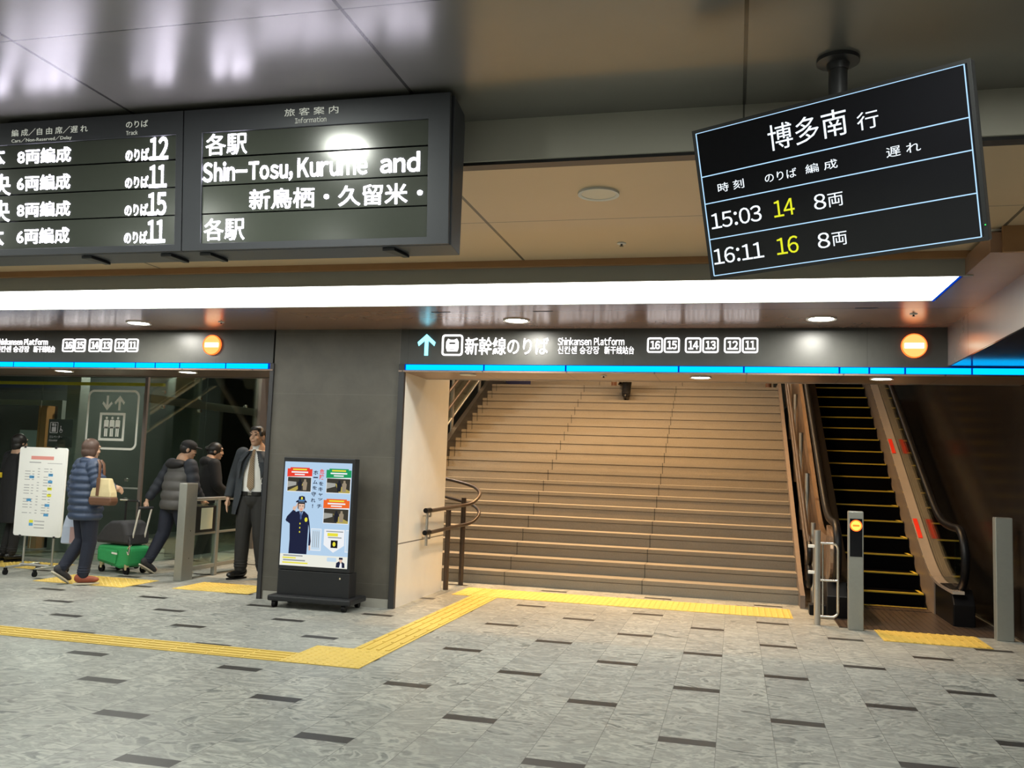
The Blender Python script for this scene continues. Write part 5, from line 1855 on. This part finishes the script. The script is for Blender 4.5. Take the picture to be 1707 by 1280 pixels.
build('jacket', B, M['suit'], t, local=True, remesh=.008, soft=3, cut=cut_jacket)
for sgn in (-1, 1):
    lp = MB().prism([(sgn * .035, -.105, 1.425), (sgn * .105, -.155, 1.30), (sgn * .130, -.158, 1.10), (sgn * .165, -.150, 1.22), (sgn * .150, -.140, 1.30), (sgn * .100, -.110, 1.40)], (0, -.008, 0))
    build('lapel', lp, M['suit'], t, local=True)
legs_cloth(t, J, 'suit_trouser', r=(.110, .082, .068))
shoes(t, J, 'leather')

# ---- person half hidden behind the notice board at the left edge
H = 1.60
t = thing('person', (-8.95, 9.75, .022), 'person with black hair in dark coat half hidden behind the white notice board', 'person', rot=(0, 0, math.radians(160)))
t.scale = (H / 1.7,) * 3
J = dict(BASE)
J.update(knL=(.10, -.06, .5))
R, P = body(t, J, hy=.2)
face_parts(t, R, P)
Ri = R.inverted()
hc = V3(*J['head'])
hr = MB().ell(P(0, .018, .018), (.088, .104, .104), 22, 16, R)
hr.ell(P(0, .045, -.05), (.080, .07, .075), 18, 12, R)
build('hair', hr, M['hair_black'], t, local=True, remesh=.007, soft=2, cut=lambda p, Ri=Ri, hc=hc: (Ri @ (p - hc)).y < -.05 and (Ri @ (p - hc)).z < .06)
B = MB()
quilted_torso(B, J, .50, 1.43, [(.50, .24, .18), (.85, .215, .165), (1.2, .205, .155), (1.36, .185, .125), (1.43, .10, .09)], 0)
for s in ('L', 'R'):
    sleeve(B, J, s, (.086, .074, .054), 0, .01)
build('coat', B, M['black_cloth'], t, local=True, remesh=.008, soft=3)
build('yellow_tag', MB().box(.05, .13, .16, .19, 1.10, 1.17), M['tag_yellow'], t, local=True, bevel=.005)
legs_cloth(t, J, 'black_cloth')
shoes(t, J, 'leather')

# ---- person climbing near the top of the stairs
H = 1.68
zs = 17 * R_
t = thing('person', (-1.93, 15.72, zs + .014), 'person in black climbing near the top of the stairs, only the legs visible', 'person', rot=(0, 0, math.radians(180)))
t.scale = (H / 1.7,) * 3
J = dict(BASE)
J.update(head=(0, -.12, 1.585), neck=(0, -.05, 1.435), shL=(.175, -.04, 1.385), shR=(-.175, -.04, 1.385), anR=(-.055, -.02, .088), knR=(-.08, -.07, .49), hipR=(-.088, -.03, .90), hipL=(.088, -.03, .90), knL=(.085, -.16, .545), anL=(.075, -.27, .405))
R, P = body(t, J)
face_parts(t, R, P)
hc = V3(*J['head'])
build('hair', MB().ell(P(0, .018, .018), (.084, .100, .100), 22, 16, R), M['hair_black'], t, local=True, remesh=.008, soft=2, cut=lambda p: p.y < hc.y - .045 and p.z < hc.z + .06)
B = MB()
quilted_torso(B, J, .36, 1.43, [(.36, .21, .165), (.85, .195, .155), (1.2, .20, .15), (1.36, .185, .12), (1.43, .10, .09)], 0, lean=(0, -.05))
for s in ('L', 'R'):
    sleeve(B, J, s, (.082, .068, .052), 0, .01)
build('coat', B, M['black_cloth'], t, local=True, remesh=.009, soft=3)
legs_cloth(t, J, 'black_cloth', r=(.105, .085, .072))
shoes(t, J, 'leather')

# black trolley frame standing by the glass
fx, fy_ = -7.28, 9.90
t = thing('luggage_trolley', (fx, fy_, 0), 'empty black folding luggage trolley standing against the glass behind the green suitcase', 'trolley')
build('frame', MB().tube(bend([(fx - .13, fy_, .06), (fx - .13, fy_, .83), (fx + .06, fy_, .83), (fx + .06, fy_, .06)], .03), .014, 10), M['black'], t, smooth=True)
build('cross_bar', MB().cyl((fx - .13, fy_, .42), (fx + .06, fy_, .42), .010, n=10), M['black'], t, smooth=True)
build('grip', MB().cyl((fx - .20, fy_ - .02, .84), (fx - .09, fy_ - .02, .84), .014, n=10), M['chrome'], t, smooth=True)
build('toe_plate', MB().box(fx - .16, fx + .09, fy_ - .16, fy_ + .01, .035, .05), M['black'], t)
for x in (fx - .15, fx + .08):
    build('wheel', MB().cyl((x - .012, fy_, .045), (x + .012, fy_, .045), .045, n=16), M['rubber'], t, smooth=True)
